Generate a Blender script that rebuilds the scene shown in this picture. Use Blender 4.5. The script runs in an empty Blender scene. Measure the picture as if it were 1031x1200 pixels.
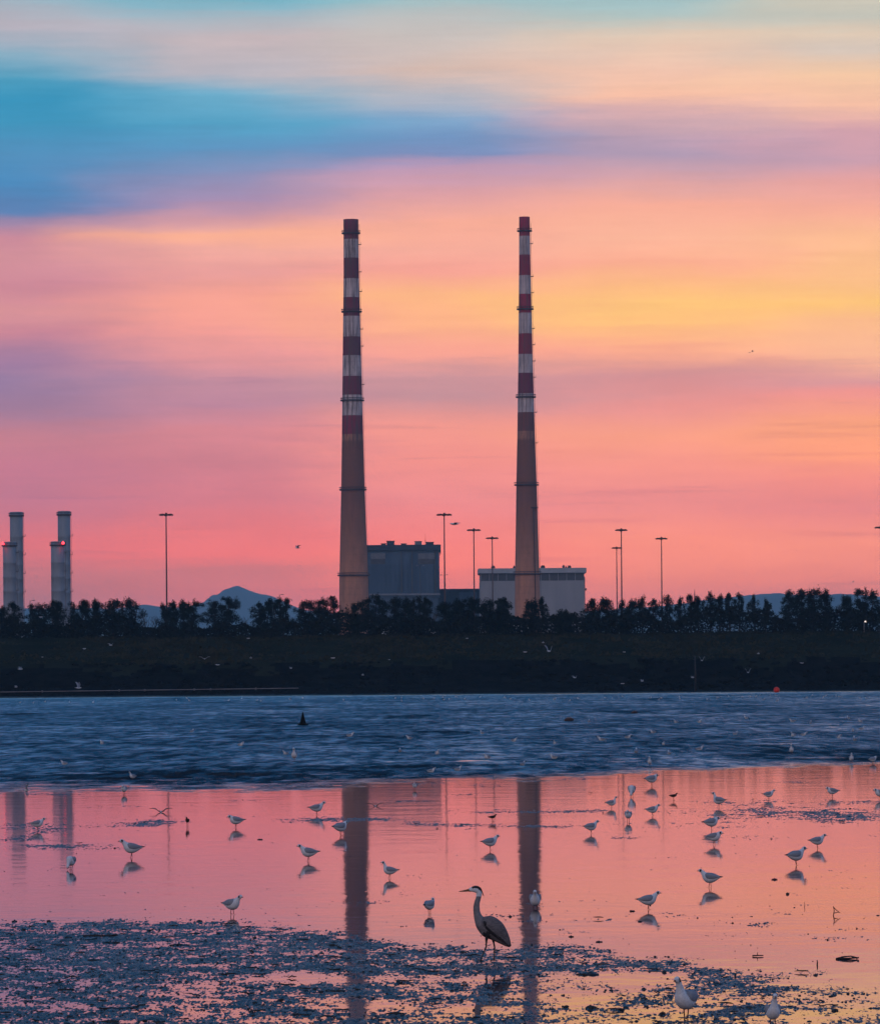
import bpy, math, random
import numpy as np
from mathutils import Vector, Matrix

R = math.radians
S = bpy.context.scene
COL = S.collection
rnd = random.Random(7)

# ------------------------------------------------------------------ picture geometry
F, PX, H0, CAMH = 5500.0, 515.5, 788.0, 3.67
ROLL = R(0.45)
CR, SR = math.cos(ROLL), math.sin(ROLL)


def unroll(x, y):
    dx, dy = x - PX, y - H0
    return dx * CR - dy * SR, dx * SR + dy * CR


def at(x, y, D):
    u, v = unroll(x, y)
    return Vector((u / F * D, D, CAMH - v / F * D))


def ground(x, y, z=0.0):
    u, v = unroll(x, y)
    D = (CAMH - z) * F / v
    return Vector((u / F * D, D, z))


# ------------------------------------------------------------------ materials
def lin(r, g, b):
    def c(v):
        v /= 255.0
        return v / 12.92 if v <= 0.04045 else ((v + 0.055) / 1.055) ** 2.4
    return (c(r), c(g), c(b), 1.0)


class NT:
    def __init__(self, tree):
        self.t = tree

    def n(self, kind, **kw):
        nd = self.t.nodes.new(kind)
        for k, v in kw.items():
            setattr(nd, k, v)
        return nd

    def link(self, a, b):
        self.t.links.new(a, b)

    def math(self, op, a, b=None, c=None, clamp=False):
        nd = self.n('ShaderNodeMath', operation=op, use_clamp=clamp)
        for i, v in enumerate((a, b, c)):
            if v is None:
                continue
            if isinstance(v, (int, float)):
                nd.inputs[i].default_value = v
            else:
                self.link(v, nd.inputs[i])
        return nd.outputs[0]

    def rng(self, v, a, b, c=0.0, d=1.0, smooth=True):
        nd = self.n('ShaderNodeMapRange')
        nd.interpolation_type = 'SMOOTHSTEP' if smooth else 'LINEAR'
        self.link(v, nd.inputs[0])
        for i, x in enumerate((a, b, c, d)):
            if isinstance(x, (int, float)):
                nd.inputs[i + 1].default_value = x
            else:
                self.link(x, nd.inputs[i + 1])
        return nd.outputs[0]

    def noise(self, vec, scale, detail=3, rough=0.5, dim='3D'):
        nd = self.n('ShaderNodeTexNoise', noise_dimensions=dim)
        nd.inputs['Scale'].default_value = scale
        nd.inputs['Detail'].default_value = detail
        nd.inputs['Roughness'].default_value = rough
        if vec is not None:
            self.link(vec, nd.inputs['Vector'])
        return nd.outputs[0]

    def scaled(self, vec, s, off=(0, 0, 0)):
        nd = self.n('ShaderNodeMapping')
        nd.inputs['Scale'].default_value = s
        nd.inputs['Location'].default_value = off
        self.link(vec, nd.inputs['Vector'])
        return nd.outputs[0]

    def ramp(self, fac, stops, interp='LINEAR'):
        nd = self.n('ShaderNodeValToRGB')
        cr = nd.color_ramp
        cr.interpolation = interp
        stops = sorted(stops, key=lambda s: s[0])
        cr.elements[0].position, cr.elements[0].color = stops[0][0], stops[0][1]
        cr.elements[1].position, cr.elements[1].color = stops[-1][0], stops[-1][1]
        for p, c in stops[1:-1]:
            e = cr.elements.new(p)
            e.color = c
        if fac is not None:
            self.link(fac, nd.inputs[0])
        return nd.outputs[0]

    def mix(self, fac, a, b, mode='MIX'):
        nd = self.n('ShaderNodeMix', data_type='RGBA', blend_type=mode)
        for sock, v in ((nd.inputs[0], fac), (nd.inputs[6], a), (nd.inputs[7], b)):
            if isinstance(v, (int, float)):
                sock.default_value = v
            elif isinstance(v, tuple):
                sock.default_value = v if len(v) == 4 else (*v, 1)
            else:
                self.link(v, sock)
        return nd.outputs[2]


def new_mat(name):
    m = bpy.data.materials.new(name)
    m.use_nodes = True
    nt = m.node_tree
    nt.nodes.clear()
    t = NT(nt)
    out = t.n('ShaderNodeOutputMaterial')
    p = t.n('ShaderNodeBsdfPrincipled')
    t.link(p.outputs[0], out.inputs[0])
    return m, t, p


def varied(name, c1, c2, scale=1.0, rough=0.8, bump=0.0, bscale=None, stretch=(1, 1, 1), spec=0.3, detail=4):
    """a surface whose colour wanders between two tones, with an optional bump"""
    m, t, p = new_mat(name)
    co = t.n('ShaderNodeTexCoord').outputs['Object']
    v = t.scaled(co, stretch)
    nz = t.noise(v, scale, detail, 0.6)
    f = t.rng(nz, 0.32, 0.68)
    t.link(t.mix(f, (*c1, 1), (*c2, 1)), p.inputs['Base Color'])
    p.inputs['Roughness'].default_value = rough
    p.inputs['Specular IOR Level'].default_value = spec
    if bump:
        b = t.n('ShaderNodeBump')
        b.inputs['Strength'].default_value = bump
        b.inputs['Distance'].default_value = 0.1
        t.link(t.noise(v, bscale or scale * 4, 4, 0.6), b.inputs['Height'])
        t.link(b.outputs[0], p.inputs['Normal'])
    return m


def glow(name, col, strength):
    m, t, p = new_mat(name)
    p.inputs['Base Color'].default_value = (*col, 1)
    p.inputs['Emission Color'].default_value = (*col, 1)
    p.inputs['Emission Strength'].default_value = strength
    return m


M = {}
M['white_feather'] = varied('white feathers', (.76, .75, .75), (.60, .60, .61), 30, .85, spec=.1)
M['grey_feather'] = varied('grey mantle feathers', (.30, .32, .36), (.22, .24, .28), 30, .85, spec=.1)
M['black_feather'] = varied('black feathers', (.02, .02, .024), (.035, .035, .04), 30, .7, spec=.2)
M['red_leg'] = varied('dull red legs', (.16, .04, .035), (.1, .03, .03), 60, .6)
M['brown_feather'] = varied('brown wader feathers', (.075, .06, .05), (.04, .034, .03), 40, .85, spec=.1)
M['heron_grey'] = varied('heron grey feathers', (.19, .175, .18), (.11, .10, .11), 26, .85, stretch=(1, 1, 2.5), spec=.1)
M['heron_pale'] = varied('heron pale neck', (.25, .225, .23), (.17, .155, .16), 30, .85, spec=.1)
M['heron_white'] = varied('heron white face', (.75, .74, .74), (.66, .65, .66), 30, .85, spec=.1)
M['heron_dark'] = varied('heron dark flight feathers', (.045, .045, .052), (.03, .03, .035), 30, .8, stretch=(1, 1, 3), spec=.15)
M['bill'] = varied('dull ochre bill', (.26, .13, .06), (.18, .09, .05), 30, .5)
M['heron_leg'] = varied('dusky legs', (.07, .055, .045), (.045, .04, .035), 30, .6)
M['needles'] = varied('pine needles', (.022, .028, .020), (.010, .014, .011), .8, .95, spec=0)
M['bark'] = varied('pine bark', (.06, .045, .04), (.035, .028, .026), 3, .9, spec=.05)
M['twig'] = varied('bare twigs', (.10, .075, .07), (.07, .055, .05), 2, .9, spec=.05)
M['scrub'] = varied('dark scrub', (.020, .020, .016), (.010, .011, .009), .4, .95, spec=0)
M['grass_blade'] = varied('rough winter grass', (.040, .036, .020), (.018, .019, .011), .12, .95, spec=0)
M['concrete'] = varied('pale wall panels', (.36, .35, .36), (.30, .295, .31), .15, .85, stretch=(1, 1, .15))
M['light_trim'] = varied('pale roof trim', (.42, .42, .44), (.34, .345, .36), .2, .8)
M['blue_clad'] = varied('blue grey cladding', (.085, .13, .19), (.055, .09, .14), .12, .7, stretch=(1, 1, .2))
M['dark_clad'] = varied('dark trim cladding', (.05, .068, .10), (.035, .048, .07), .2, .7)
M['louvre'] = varied('pale louvre panel', (.24, .25, .28), (.17, .18, .21), .5, .7, stretch=(1, 1, 6))
M['dark_glass'] = varied('dark window band', (.035, .042, .06), (.06, .07, .09), .3, .3, spec=.5)
M['steel'] = varied('grey steel', (.13, .125, .125), (.09, .088, .09), .6, .6)
M['dark_steel'] = varied('dark steel', (.10, .055, .05), (.065, .04, .036), .6, .6)
M['stack_metal'] = varied('stack cladding', (.27, .28, .30), (.20, .21, .23), .25, .55, stretch=(1, 1, .2))
M['red_glow'] = glow('red warning lamp', (1.0, .03, .04), 6.0)
M['lamp_glow'] = glow('lit lamp', (1.0, .82, .7), 1.0)
M['orange_buoy'] = varied('orange buoy skin', (.85, .05, .02), (.7, .04, .02), 3, .45)
M['black_buoy'] = varied('black buoy paint', (.006, .006, .007), (.01, .01, .011), 3, .9, spec=.05)
M['float_brown'] = varied('weedy brown float', (.10, .05, .045), (.035, .025, .025), 6, .7)
M['float_top'] = varied('faded float top', (.22, .13, .11), (.13, .08, .07), 6, .7)
M['stone'] = varied('wet stone', (.03, .026, .026), (.016, .015, .016), 12, .5)
M['weed'] = varied('wet seaweed', (.014, .013, .012), (.028, .018, .014), 18, .45, spec=.4)
M['red_weed'] = varied('red seaweed', (.10, .02, .02), (.05, .012, .012), 18, .5)
M['wood'] = varied('dark wet wood', (.03, .022, .02), (.018, .014, .014), 10, .6)
M['pale_pipe'] = varied('pale pipe', (.20, .17, .17), (.12, .10, .10), .3, .6)
M['van_white'] = varied('white paint', (.7, .7, .7), (.62, .62, .63), .5, .4)
M['tyre'] = varied('tyre rubber', (.02, .02, .02), (.03, .03, .03), 5, .8)
M['hill'] = varied('moor', (.10, .11, .11), (.14, .14, .13), .0012, .95, spec=0)
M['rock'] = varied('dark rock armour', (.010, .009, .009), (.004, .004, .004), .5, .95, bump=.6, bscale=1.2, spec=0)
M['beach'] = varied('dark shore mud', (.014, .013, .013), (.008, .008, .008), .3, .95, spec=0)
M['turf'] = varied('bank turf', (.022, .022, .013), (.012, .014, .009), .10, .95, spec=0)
M['land'] = varied('rough port ground', (.05, .05, .045), (.08, .075, .07), .02, .95, spec=.05)


# ------------------------------------------------------------------ mesh builder
class MB:
    def __init__(self):
        self.v, self.f, self.m = [], [], []

    def add(self, verts, faces, mi=0):
        b = len(self.v)
        self.v.extend([tuple(p) for p in verts])
        for q in faces:
            self.f.append(tuple(b + i for i in q))
            self.m.append(mi)

    def box(self, c, s, mi=0, rz=0.0):
        cx, cy, cz = c
        a, b, d = s[0] / 2, s[1] / 2, s[2] / 2
        cs, sn = math.cos(rz), math.sin(rz)
        vs = []
        for z in (-d, d):
            for x, y in ((-a, -b), (a, -b), (a, b), (-a, b)):
                vs.append((cx + x * cs - y * sn, cy + x * sn + y * cs, cz + z))
        self.add(vs, [(0, 3, 2, 1), (4, 5, 6, 7), (0, 1, 5, 4), (1, 2, 6, 5), (2, 3, 7, 6), (3, 0, 4, 7)], mi)

    def tube(self, pts, rad, n=8, mi=0, caps=True, squash=1.0):
        """tube through points with one radius each"""
        pts = [Vector(p) for p in pts]
        if isinstance(rad, (int, float)):
            rad = [rad] * len(pts)
        rings = []
        prev = None
        for i, p in enumerate(pts):
            d = (pts[min(i + 1, len(pts) - 1)] - pts[max(i - 1, 0)])
            if d.length < 1e-9:
                d = Vector((0, 0, 1))
            d.normalize()
            if prev is None:
                up = Vector((0, 1, 0)) if abs(d.y) < .9 else Vector((1, 0, 0))
                a = d.cross(up).normalized()
            else:
                a = (prev - d * prev.dot(d))
                a = a.normalized() if a.length > 1e-6 else d.orthogonal().normalized()
            prev = a
            b = d.cross(a)
            rings.append([p + (a * math.cos(2 * math.pi * k / n) + b * squash * math.sin(2 * math.pi * k / n)) * rad[i] for k in range(n)])
        vs = [q for r in rings for q in r]
        fs = []
        for i in range(len(rings) - 1):
            for k in range(n):
                fs.append((i * n + k, i * n + (k + 1) % n, (i + 1) * n + (k + 1) % n, (i + 1) * n + k))
        if caps:
            fs.append(tuple(range(n - 1, -1, -1)))
            fs.append(tuple((len(rings) - 1) * n + k for k in range(n)))
        self.add(vs, fs, mi)

    def loft(self, secs, n=14, mat=None, pts_per=4):
        """secs: (x, z, half depth in y, half height, y) along a spine lying in the xz plane, smoothed"""
        s = np.array([list(q) + [0.0] * (5 - len(q)) for q in secs], float)
        out = []
        for i in range(len(s) - 1):
            p0, p1, p2, p3 = s[max(i - 1, 0)], s[i], s[i + 1], s[min(i + 2, len(s) - 1)]
            for k in range(pts_per):
                t = k / pts_per
                out.append(.5 * ((2 * p1) + (p2 - p0) * t + (2 * p0 - 5 * p1 + 4 * p2 - p3) * t * t + (3 * p1 - p0 - 3 * p2 + p3) * t ** 3))
        out.append(s[-1])
        out = np.array(out)
        L = len(out)
        base = len(self.v)
        for i, q in enumerate(out):
            d = out[min(i + 1, L - 1)][:2] - out[max(i - 1, 0)][:2]
            ln = math.hypot(*d) or 1
            nx, nz = -d[1] / ln, d[0] / ln
            for k in range(n):
                a = 2 * math.pi * k / n
                h = max(q[3], .0005) * math.cos(a)
                w = max(q[2], .0005) * math.sin(a)
                self.v.append((q[0] + nx * h, q[4] + w, q[1] + nz * h))
        for i in range(L - 1):
            for k in range(n):
                f = (base + i * n + k, base + i * n + (k + 1) % n, base + (i + 1) * n + (k + 1) % n, base + (i + 1) * n + k)
                self.f.append(f)
                if mat is None:
                    self.m.append(0)
                elif isinstance(mat, int):
                    self.m.append(mat)
                else:
                    c = np.mean([self.v[j] for j in f], axis=0)
                    self.m.append(mat(c[0], c[1], c[2], i / (L - 1), 2 * math.pi * (k + .5) / n))
        for r, rev in ((0, False), (L - 1, True)):
            idx = [base + r * n + k for k in range(n)]
            self.f.append(tuple(idx if not rev else idx[::-1]))
            self.m.append(self.m[-1] if rev else (mat if isinstance(mat, int) else 0))

    def data(self, name, mats, smooth=True):
        me = bpy.data.meshes.new(name)
        me.from_pydata(self.v, [], self.f)
        for m in (mats if isinstance(mats, (list, tuple)) else [mats]):
            me.materials.append(m)
        me.polygons.foreach_set('material_index', self.m)
        me.polygons.foreach_set('use_smooth', [smooth] * len(self.f))
        me.update()
        return me

    def build(self, name, mats, parent=None, smooth=True, loc=None):
        o = bpy.data.objects.new(name, self.data(name, mats, smooth))
        COL.objects.link(o)
        if parent is not None:
            o.parent = parent
        if loc is not None:
            o.location = loc
        return o


def tag(o, label, cat=None, group=None, kind=None):
    o['label'] = label
    if cat:
        o['category'] = cat
    if group:
        o['group'] = group
    if kind:
        o['kind'] = kind
    return o


def thing(name, label, cat, loc, group=None, rz=0.0):
    o = bpy.data.objects.new(name, None)
    o.empty_display_size = .2
    COL.objects.link(o)
    o.location = loc
    o.rotation_euler = (0, 0, rz)
    return tag(o, label, cat, group)


def link_mesh(name, me, loc, rz, sc, label, cat, group=None):
    o = bpy.data.objects.new(name, me)
    COL.objects.link(o)
    o.location = loc
    o.rotation_euler = (0, 0, rz)
    o.scale = (sc, sc, sc)
    return tag(o, label, cat, group)


# ------------------------------------------------------------------ numpy noise
_P = np.random.RandomState(3).permutation(4096)
_G = np.random.RandomState(5).rand(4096, 2) * 2 - 1
_G /= np.linalg.norm(_G, axis=1)[:, None]


def perlin(x, y):
    xi, yi = np.floor(x).astype(int), np.floor(y).astype(int)
    xf, yf = x - xi, y - yi
    u, v = xf ** 3 * (xf * (xf * 6 - 15) + 10), yf ** 3 * (yf * (yf * 6 - 15) + 10)

    def g(i, j):
        h = _P[(_P[(xi + i) & 4095] + yi + j) & 4095]
        return _G[h, 0] * (xf - i) + _G[h, 1] * (yf - j)
    a = g(0, 0) * (1 - u) + g(1, 0) * u
    b = g(0, 1) * (1 - u) + g(1, 1) * u
    return (a * (1 - v) + b * v) * 1.5


def fbm(x, y, o=4, gain=.5):
    r, a = 0, 1.0
    for i in range(o):
        r = r + a * perlin(x * 2 ** i + 17.3 * i, y * 2 ** i + 9.1 * i)
        a *= gain
    return r


# ------------------------------------------------------------------ camera
cam_d = bpy.data.cameras.new('camera')
cam = bpy.data.objects.new('camera', cam_d)
COL.objects.link(cam)
S.camera = cam
cam_d.sensor_fit = 'VERTICAL'
cam_d.sensor_height = 24.0
cam_d.lens = F * 24.0 / 1200.0
cam_d.shift_y = (H0 - 600) / 1200.0
cam_d.clip_start, cam_d.clip_end = 1.0, 60000.0
cam.matrix_world = Matrix.Translation((0, 0, CAMH)) @ Matrix.Rotation(R(90), 4, 'X') @ Matrix.Rotation(-ROLL, 4, 'Z')

# ------------------------------------------------------------------ sky
SUN_AZ, SUN_EL = R(42), R(1.5)
world = bpy.data.worlds.new('World')
S.world = world
world.use_nodes = True
wt = world.node_tree
wt.nodes.clear()
T = NT(wt)
geo = T.n('ShaderNodeTexCoord').outputs['Generated']
sep = T.n('ShaderNodeSeparateXYZ')
T.link(geo, sep.inputs[0])
dx, dy, dz = sep.outputs
az = T.math('MULTIPLY', T.math('ARCTAN2', dx, dy), 180 / math.pi)
el = T.math('MULTIPLY', T.math('ARCSINE', dz), 180 / math.pi)
comb = T.n('ShaderNodeCombineXYZ')
T.link(az, comb.inputs[0])
T.link(el, comb.inputs[1])
ae = comb.outputs[0]
n1 = T.noise(T.scaled(ae, (.16, .9, 1)), 1.0, 4, .55)
n2 = T.noise(T.scaled(ae, (.45, 5.0, 1), (3, 1, 0)), 1.0, 7, .66)
n3 = T.noise(T.scaled(ae, (.30, 1.6, 1), (9, 4, 0)), 1.0, 4, .6)
n4 = T.noise(T.scaled(ae, (.8, 2.2, 1), (1, 7, 0)), 1.0, 5, .6)
e2 = T.math('ADD', el, T.math('MULTIPLY', T.math('SUBTRACT', n1, .5), .42))
e2 = T.math('ADD', e2, T.math('MULTIPLY', T.math('SUBTRACT', n2, .5), .22))
n5 = T.noise(T.scaled(ae, (.6, 14.0, 1), (5, 2, 0)), 1.0, 6, .68)
e2 = T.math('ADD', e2, T.math('MULTIPLY', T.math('SUBTRACT', n5, .5), .11))
a2 = T.math('ADD', az, T.math('MULTIPLY', T.math('SUBTRACT', n3, .5), 3.2))
tt = T.math('DIVIDE', e2, 9.0, clamp=True)

SKYCOL = {
    30: [(0, 158, 176, 192), (30, 188, 177, 190), (62, 138, 172, 196), (92, 78, 155, 191), (120, 56, 146, 190), (145, 62, 145, 189), (182, 82, 140, 190),
         (215, 74, 134, 190), (245, 92, 124, 180), (262, 160, 130, 168), (280, 204, 134, 154), (310, 214, 142, 156), (340, 206, 132, 152), (365, 216, 142, 152),
         (388, 200, 128, 150), (420, 165, 120, 160), (450, 148, 118, 164), (480, 160, 118, 156), (510, 196, 122, 142), (545, 196, 117, 146),
         (580, 190, 115, 146), (612, 200, 112, 136), (640, 220, 108, 122), (670, 196, 107, 122), (700, 184, 106, 122)],
    260: [(0, 118, 176, 198), (14, 158, 181, 196), (40, 202, 181, 186), (85, 186, 180, 194), (110, 108, 170, 204), (150, 84, 159, 200), (180, 94, 145, 194),
          (210, 140, 140, 185), (240, 172, 140, 180), (258, 210, 150, 165), (275, 255, 175, 146), (290, 242, 166, 158), (320, 236, 156, 156), (350, 250, 160, 146),
          (380, 246, 156, 150), (420, 226, 146, 155), (450, 195, 136, 160), (475, 190, 131, 160), (505, 216, 131, 146), (545, 202, 121, 141), (580, 212, 121, 140),
          (620, 228, 117, 126), (650, 238, 113, 116), (670, 204, 111, 122), (700, 216, 111, 120)],
    515: [(0, 164, 190, 197), (20, 194, 190, 191), (60, 211, 190, 186), (80, 220, 186, 176), (110, 182, 180, 195), (140, 130, 164, 205), (165, 114, 146, 195),
          (185, 126, 140, 190), (200, 190, 150, 184), (230, 222, 156, 166), (260, 251, 170, 151), (290, 250, 170, 155), (320, 250, 161, 150), (350, 255, 180, 131),
          (380, 255, 176, 136), (410, 250, 161, 146), (440, 206, 145, 156), (465, 196, 140, 155), (500, 245, 150, 141), (540, 244, 145, 140), (580, 235, 138, 145),
          (620, 244, 129, 130), (660, 250, 125, 115), (700, 230, 114, 114)],
    780: [(0, 164, 191, 197), (20, 181, 195, 195), (40, 230, 200, 181), (80, 246, 196, 176), (110, 251, 190, 166), (130, 220, 171, 175), (160, 186, 155, 180),
          (180, 176, 150, 180), (210, 216, 160, 170), (240, 250, 170, 151), (280, 255, 180, 155), (310, 255, 171, 146), (340, 255, 186, 126), (355, 255, 195, 118),
          (380, 255, 190, 121), (410, 255, 171, 140), (440, 211, 141, 150), (475, 236, 146, 145), (510, 252, 158, 132), (550, 246, 148, 138), (590, 236, 140, 143),
          (630, 250, 144, 128), (665, 248, 139, 124), (700, 234, 124, 119)],
    1000: [(0, 206, 195, 181), (25, 200, 195, 186), (40, 226, 200, 181), (60, 216, 195, 185), (90, 250, 200, 166), (125, 250, 190, 166), (155, 216, 160, 175),
           (185, 206, 155, 175), (215, 236, 161, 160), (250, 250, 171, 151), (280, 255, 185, 146), (340, 255, 190, 131), (360, 255, 194, 116), (385, 255, 186, 140),
           (420, 250, 180, 150), (450, 216, 146, 155), (465, 240, 146, 145), (500, 255, 162, 122), (535, 255, 158, 121), (560, 241, 140, 131), (600, 232, 134, 138),
           (640, 246, 144, 128), (680, 235, 129, 120), (700, 214, 118, 118)],
}
REAR = 1.15
prev_c, prev_x = None, None
for x in sorted(SKYCOL):
    stops = []
    for (y, r, g, b) in SKYCOL[x]:
        u, v = unroll(x, y)
        stops.append((max(0.0, math.degrees(math.atan(-v / F)) / 9.0), lin(r, g, b)))
    c = T.ramp(tt, stops)
    xa = math.degrees(math.atan((x - PX) / F))
    if prev_c is None:
        prev_c = c
    else:
        prev_c = T.mix(T.rng(a2, prev_x, xa, 0, 1), prev_c, c)
    prev_x = xa
band = prev_c
# thin cirrus grain: brightness wanders a little along the streaks
br = T.math('ADD', .90, T.math('MULTIPLY', n4, .14))
br = T.math('ADD', br, T.math('MULTIPLY', T.math('SUBTRACT', n2, .5), .16))
br = T.math('ADD', br, T.math('MULTIPLY', T.math('SUBTRACT', n5, .5), .16))
# the low sky shines through many kilometres of haze
lift = T.ramp(T.math('DIVIDE', el, 9.0, clamp=True), [(0, (1.14, .96, .53, 1)), (.11, (1.10, .91, .48, 1)), (.215, (.82, .715, .53, 1)), (.33, (.69, .67, .545, 1)), (.56, (.605, .62, .545, 1)), (.84, (.555, .575, .545, 1)), (1, (.55, .575, .55, 1))])
br = T.math('MULTIPLY', br, 2.0)
brc = T.n('ShaderNodeCombineXYZ')
for i in range(3):
    T.link(br, brc.inputs[i])
band = T.mix(1.0, T.mix(1.0, band, brc.outputs[0], 'MULTIPLY'), lift, 'MULTIPLY')
# a few thin dusky cloud bars low down
n6 = T.noise(T.scaled(ae, (.28, 7.5, 1), (14, 3, 0)), 1.0, 5, .55)
bar = T.math('MULTIPLY', T.rng(n6, .57, .70), T.math('MULTIPLY', T.rng(el, .5, 1.2), T.rng(el, 3.2, 4.6, 1.0, 0.0)))
band = T.mix(T.math('MULTIPLY', bar, .55), band, T.mix(1.0, band, (.80, .78, .92, 1), 'MULTIPLY'))
hs = T.n('ShaderNodeHueSaturation')
hs.inputs['Saturation'].default_value = 1.0
T.link(band, hs.inputs['Color'])
band = hs.outputs[0]
# upper and rear sky: a dusk Nishita sky
sky = T.n('ShaderNodeTexSky', sky_type='NISHITA')
sky.sun_disc = False
sky.sun_elevation = SUN_EL
sky.sun_rotation = SUN_AZ
sky.altitude = 0
sky.air_density, sky.dust_density, sky.ozone_density = 1.0, 0.6, 3.0
upper = T.mix(1.0, sky.outputs[0], (.07, .085, .12, 1), 'MULTIPLY')
e90 = T.math('DIVIDE', el, 90.0, clamp=True)
fore = T.ramp(e90, [(0, (.30, .28, .38, 1)), (.11, (.10, .25, .52, 1)), (.16, (.030, .28, .72, 1)), (.40, (.030, .23, .60, 1)), (1, (.06, .13, .28, 1))])
rear = T.ramp(e90, [(0, (REAR * .82, REAR * .60, REAR * .64, 1)), (.16, (REAR * .74, REAR * .62, REAR * .72, 1)), (.42, (REAR * .34, REAR * .40, REAR * .56, 1)), (.75, (.10, .17, .33, 1)), (1, (.06, .13, .28, 1))])
front = T.math('ADD', T.math('MULTIPLY', dx, .35), T.math('MULTIPLY', dy, .937))
dome = T.mix(T.rng(front, -.65, .05), rear, fore)
upper = T.mix(.9, upper, dome)
wf = T.rng(front, .1, .75)
wh = T.rng(T.math('ADD', el, T.math('MULTIPLY', n3, 3.0)), 10.0, 13.0, 1.0, 0.0)
skyc = T.mix(T.math('MULTIPLY', wf, wh), upper, band)
bg = T.n('ShaderNodeBackground')
bg.inputs[1].default_value = 1.0
T.link(skyc, bg.inputs[0])
wo = T.n('ShaderNodeOutputWorld')
T.link(bg.outputs[0], wo.inputs[0])
world.cycles.sampling_method = 'MANUAL'
world.cycles.sample_map_resolution = 2048

sun_d = bpy.data.lights.new('sun', 'SUN')
sun_d.energy = .12
sun_d.angle = R(6)
sun_d.color = (1.0, .62, .45)
sun = bpy.data.objects.new('sun', sun_d)
COL.objects.link(sun)
sun.rotation_euler = Vector((math.sin(SUN_AZ) * math.cos(SUN_EL), math.cos(SUN_AZ) * math.cos(SUN_EL), math.sin(SUN_EL))).to_track_quat('Z', 'Y').to_euler()
sun.location = (300, 300, 300)

# ------------------------------------------------------------------ haze
HAZE = 6.4e-5
mb = MB()
mb.box((0, 7300, 136.0), (9000, 18600, 276.0))
hz, ht, hp = new_mat('evening haze')
ht.t.nodes.remove(hp)
pv = ht.n('ShaderNodeVolumePrincipled')
pv.inputs['Color'].default_value = (.47, .82, 1.0, 1)
pv.inputs['Density'].default_value = HAZE
pv.inputs['Anisotropy'].default_value = 0.0
ht.link(pv.outputs[0], [n for n in ht.t.nodes if n.type == 'OUTPUT_MATERIAL'][0].inputs['Volume'])
o = mb.build('haze', hz, smooth=False)
tag(o, 'thin blue evening haze over the bay and the far port', kind='stuff')

# ------------------------------------------------------------------ ground and water
mb = MB()
g = [(-4300, -3000), (4300, -3000), (4300, 16400), (-4300, 16400)]
mb.add([(x, y, -.6) for x, y in g], [(0, 1, 2, 3)])
o = mb.build('ground', M['land'], smooth=False)
tag(o, 'flat dark ground reaching to the horizon under the bay', kind='structure')

wm, t, p = new_mat('bay water')
co = t.n('ShaderNodeTexCoord').outputs['Object']
sp = t.n('ShaderNodeSeparateXYZ')
t.link(co, sp.inputs[0])
wx, wy = sp.outputs[0], sp.outputs[1]
edge_n = t.noise(t.scaled(co, (.10, .045, 1)), 1.0, 5, .62)
edge = t.math('SUBTRACT', wy, t.math('ADD', t.math('MULTIPLY', wx, 1.05), 162.0))
edge = t.math('ADD', edge, t.math('MULTIPLY', t.math('SUBTRACT', edge_n, .5), 50.0))
edge_f = t.noise(t.scaled(co, (.55, .30, 1), (2, 9, 0)), 1.0, 5, .7)
edge = t.math('ADD', edge, t.math('MULTIPLY', t.math('SUBTRACT', edge_f, .5), 42.0))
ruf = t.rng(edge, -3.0, 9.0)
pool_n = t.noise(t.scaled(co, (.16, .07, 1), (12, 3, 0)), 1.0, 5, .65)      # calm lanes left inside the ruffled water
pool = t.math('MULTIPLY', t.rng(pool_n, .60, .68), t.rng(edge, 25, 90, 1.0, .0))
ruf = t.math('MULTIPLY', ruf, t.math('SUBTRACT', 1.0, t.math('MULTIPLY', pool, .8)))
cat = t.noise(t.scaled(co, (.05, .012, 1), (4, 0, 0)), 1.0, 4, .6)         # streaks of wind
cat2 = t.noise(t.scaled(co, (.22, .05, 1), (1, 5, 0)), 1.0, 4, .65)
far = t.rng(wy, 700, 800, 1.0, .02)
w_big = t.noise(t.scaled(co, (.35, .9, 1)), 1.0, 3, .6)
w_mid = t.noise(t.scaled(co, (1.6, 3.2, 1), (2, 3, 0)), 1.0, 3, .6)
w_sml = t.noise(t.scaled(co, (7, 11, 1)), 1.0, 3, .6)
hr = t.math('ADD', t.math('MULTIPLY', w_big, .12), t.math('ADD', t.math('MULTIPLY', w_mid, .065), t.math('MULTIPLY', w_sml, .012)))
cat3 = t.noise(t.scaled(co, (1.1, .16, 1), (8, 2, 0)), 1.0, 4, .7)          # single wavelets
amp = t.math('MULTIPLY', t.rng(cat, .32, .64, .70, 1.20), t.rng(cat2, .34, .64, .62, 1.35))
amp = t.math('MULTIPLY', amp, t.rng(cat3, .40, .62, .58, 1.6))
amp = t.math('MULTIPLY', amp, t.rng(wy, 150, 620, 1.15, .85, False))
lane = t.noise(t.scaled(co, (.07, .05, 1), (21, 2, 0)), 1.0, 4, .6)        # a steeper chop along the edge of the deep channel
lane = t.math('MULTIPLY', t.rng(lane, .42, .58), t.math('MULTIPLY', t.rng(edge, 4, 12), t.rng(edge, 18, 46, 1.0, 0.0)))
amp = t.math('MULTIPLY', amp, t.math('ADD', 1.0, t.math('MULTIPLY', lane, .9)))
patch = t.noise(t.scaled(co, (.09, .016, 1), (33, 6, 0)), 1.0, 5, .65)
amp = t.math('MULTIPLY', amp, t.rng(patch, .58, .64, 1.0, 1.9))
amp = t.math('MULTIPLY', t.math('MULTIPLY', amp, ruf), far)
hc_n = t.noise(t.scaled(co, (3.0, 1.8, 1), (5, 1, 0)), 1.0, 3, .55)
hc_l = t.noise(t.scaled(co, (.5, .5, 1), (7, 1, 0)), 1.0, 2, .5)
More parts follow.
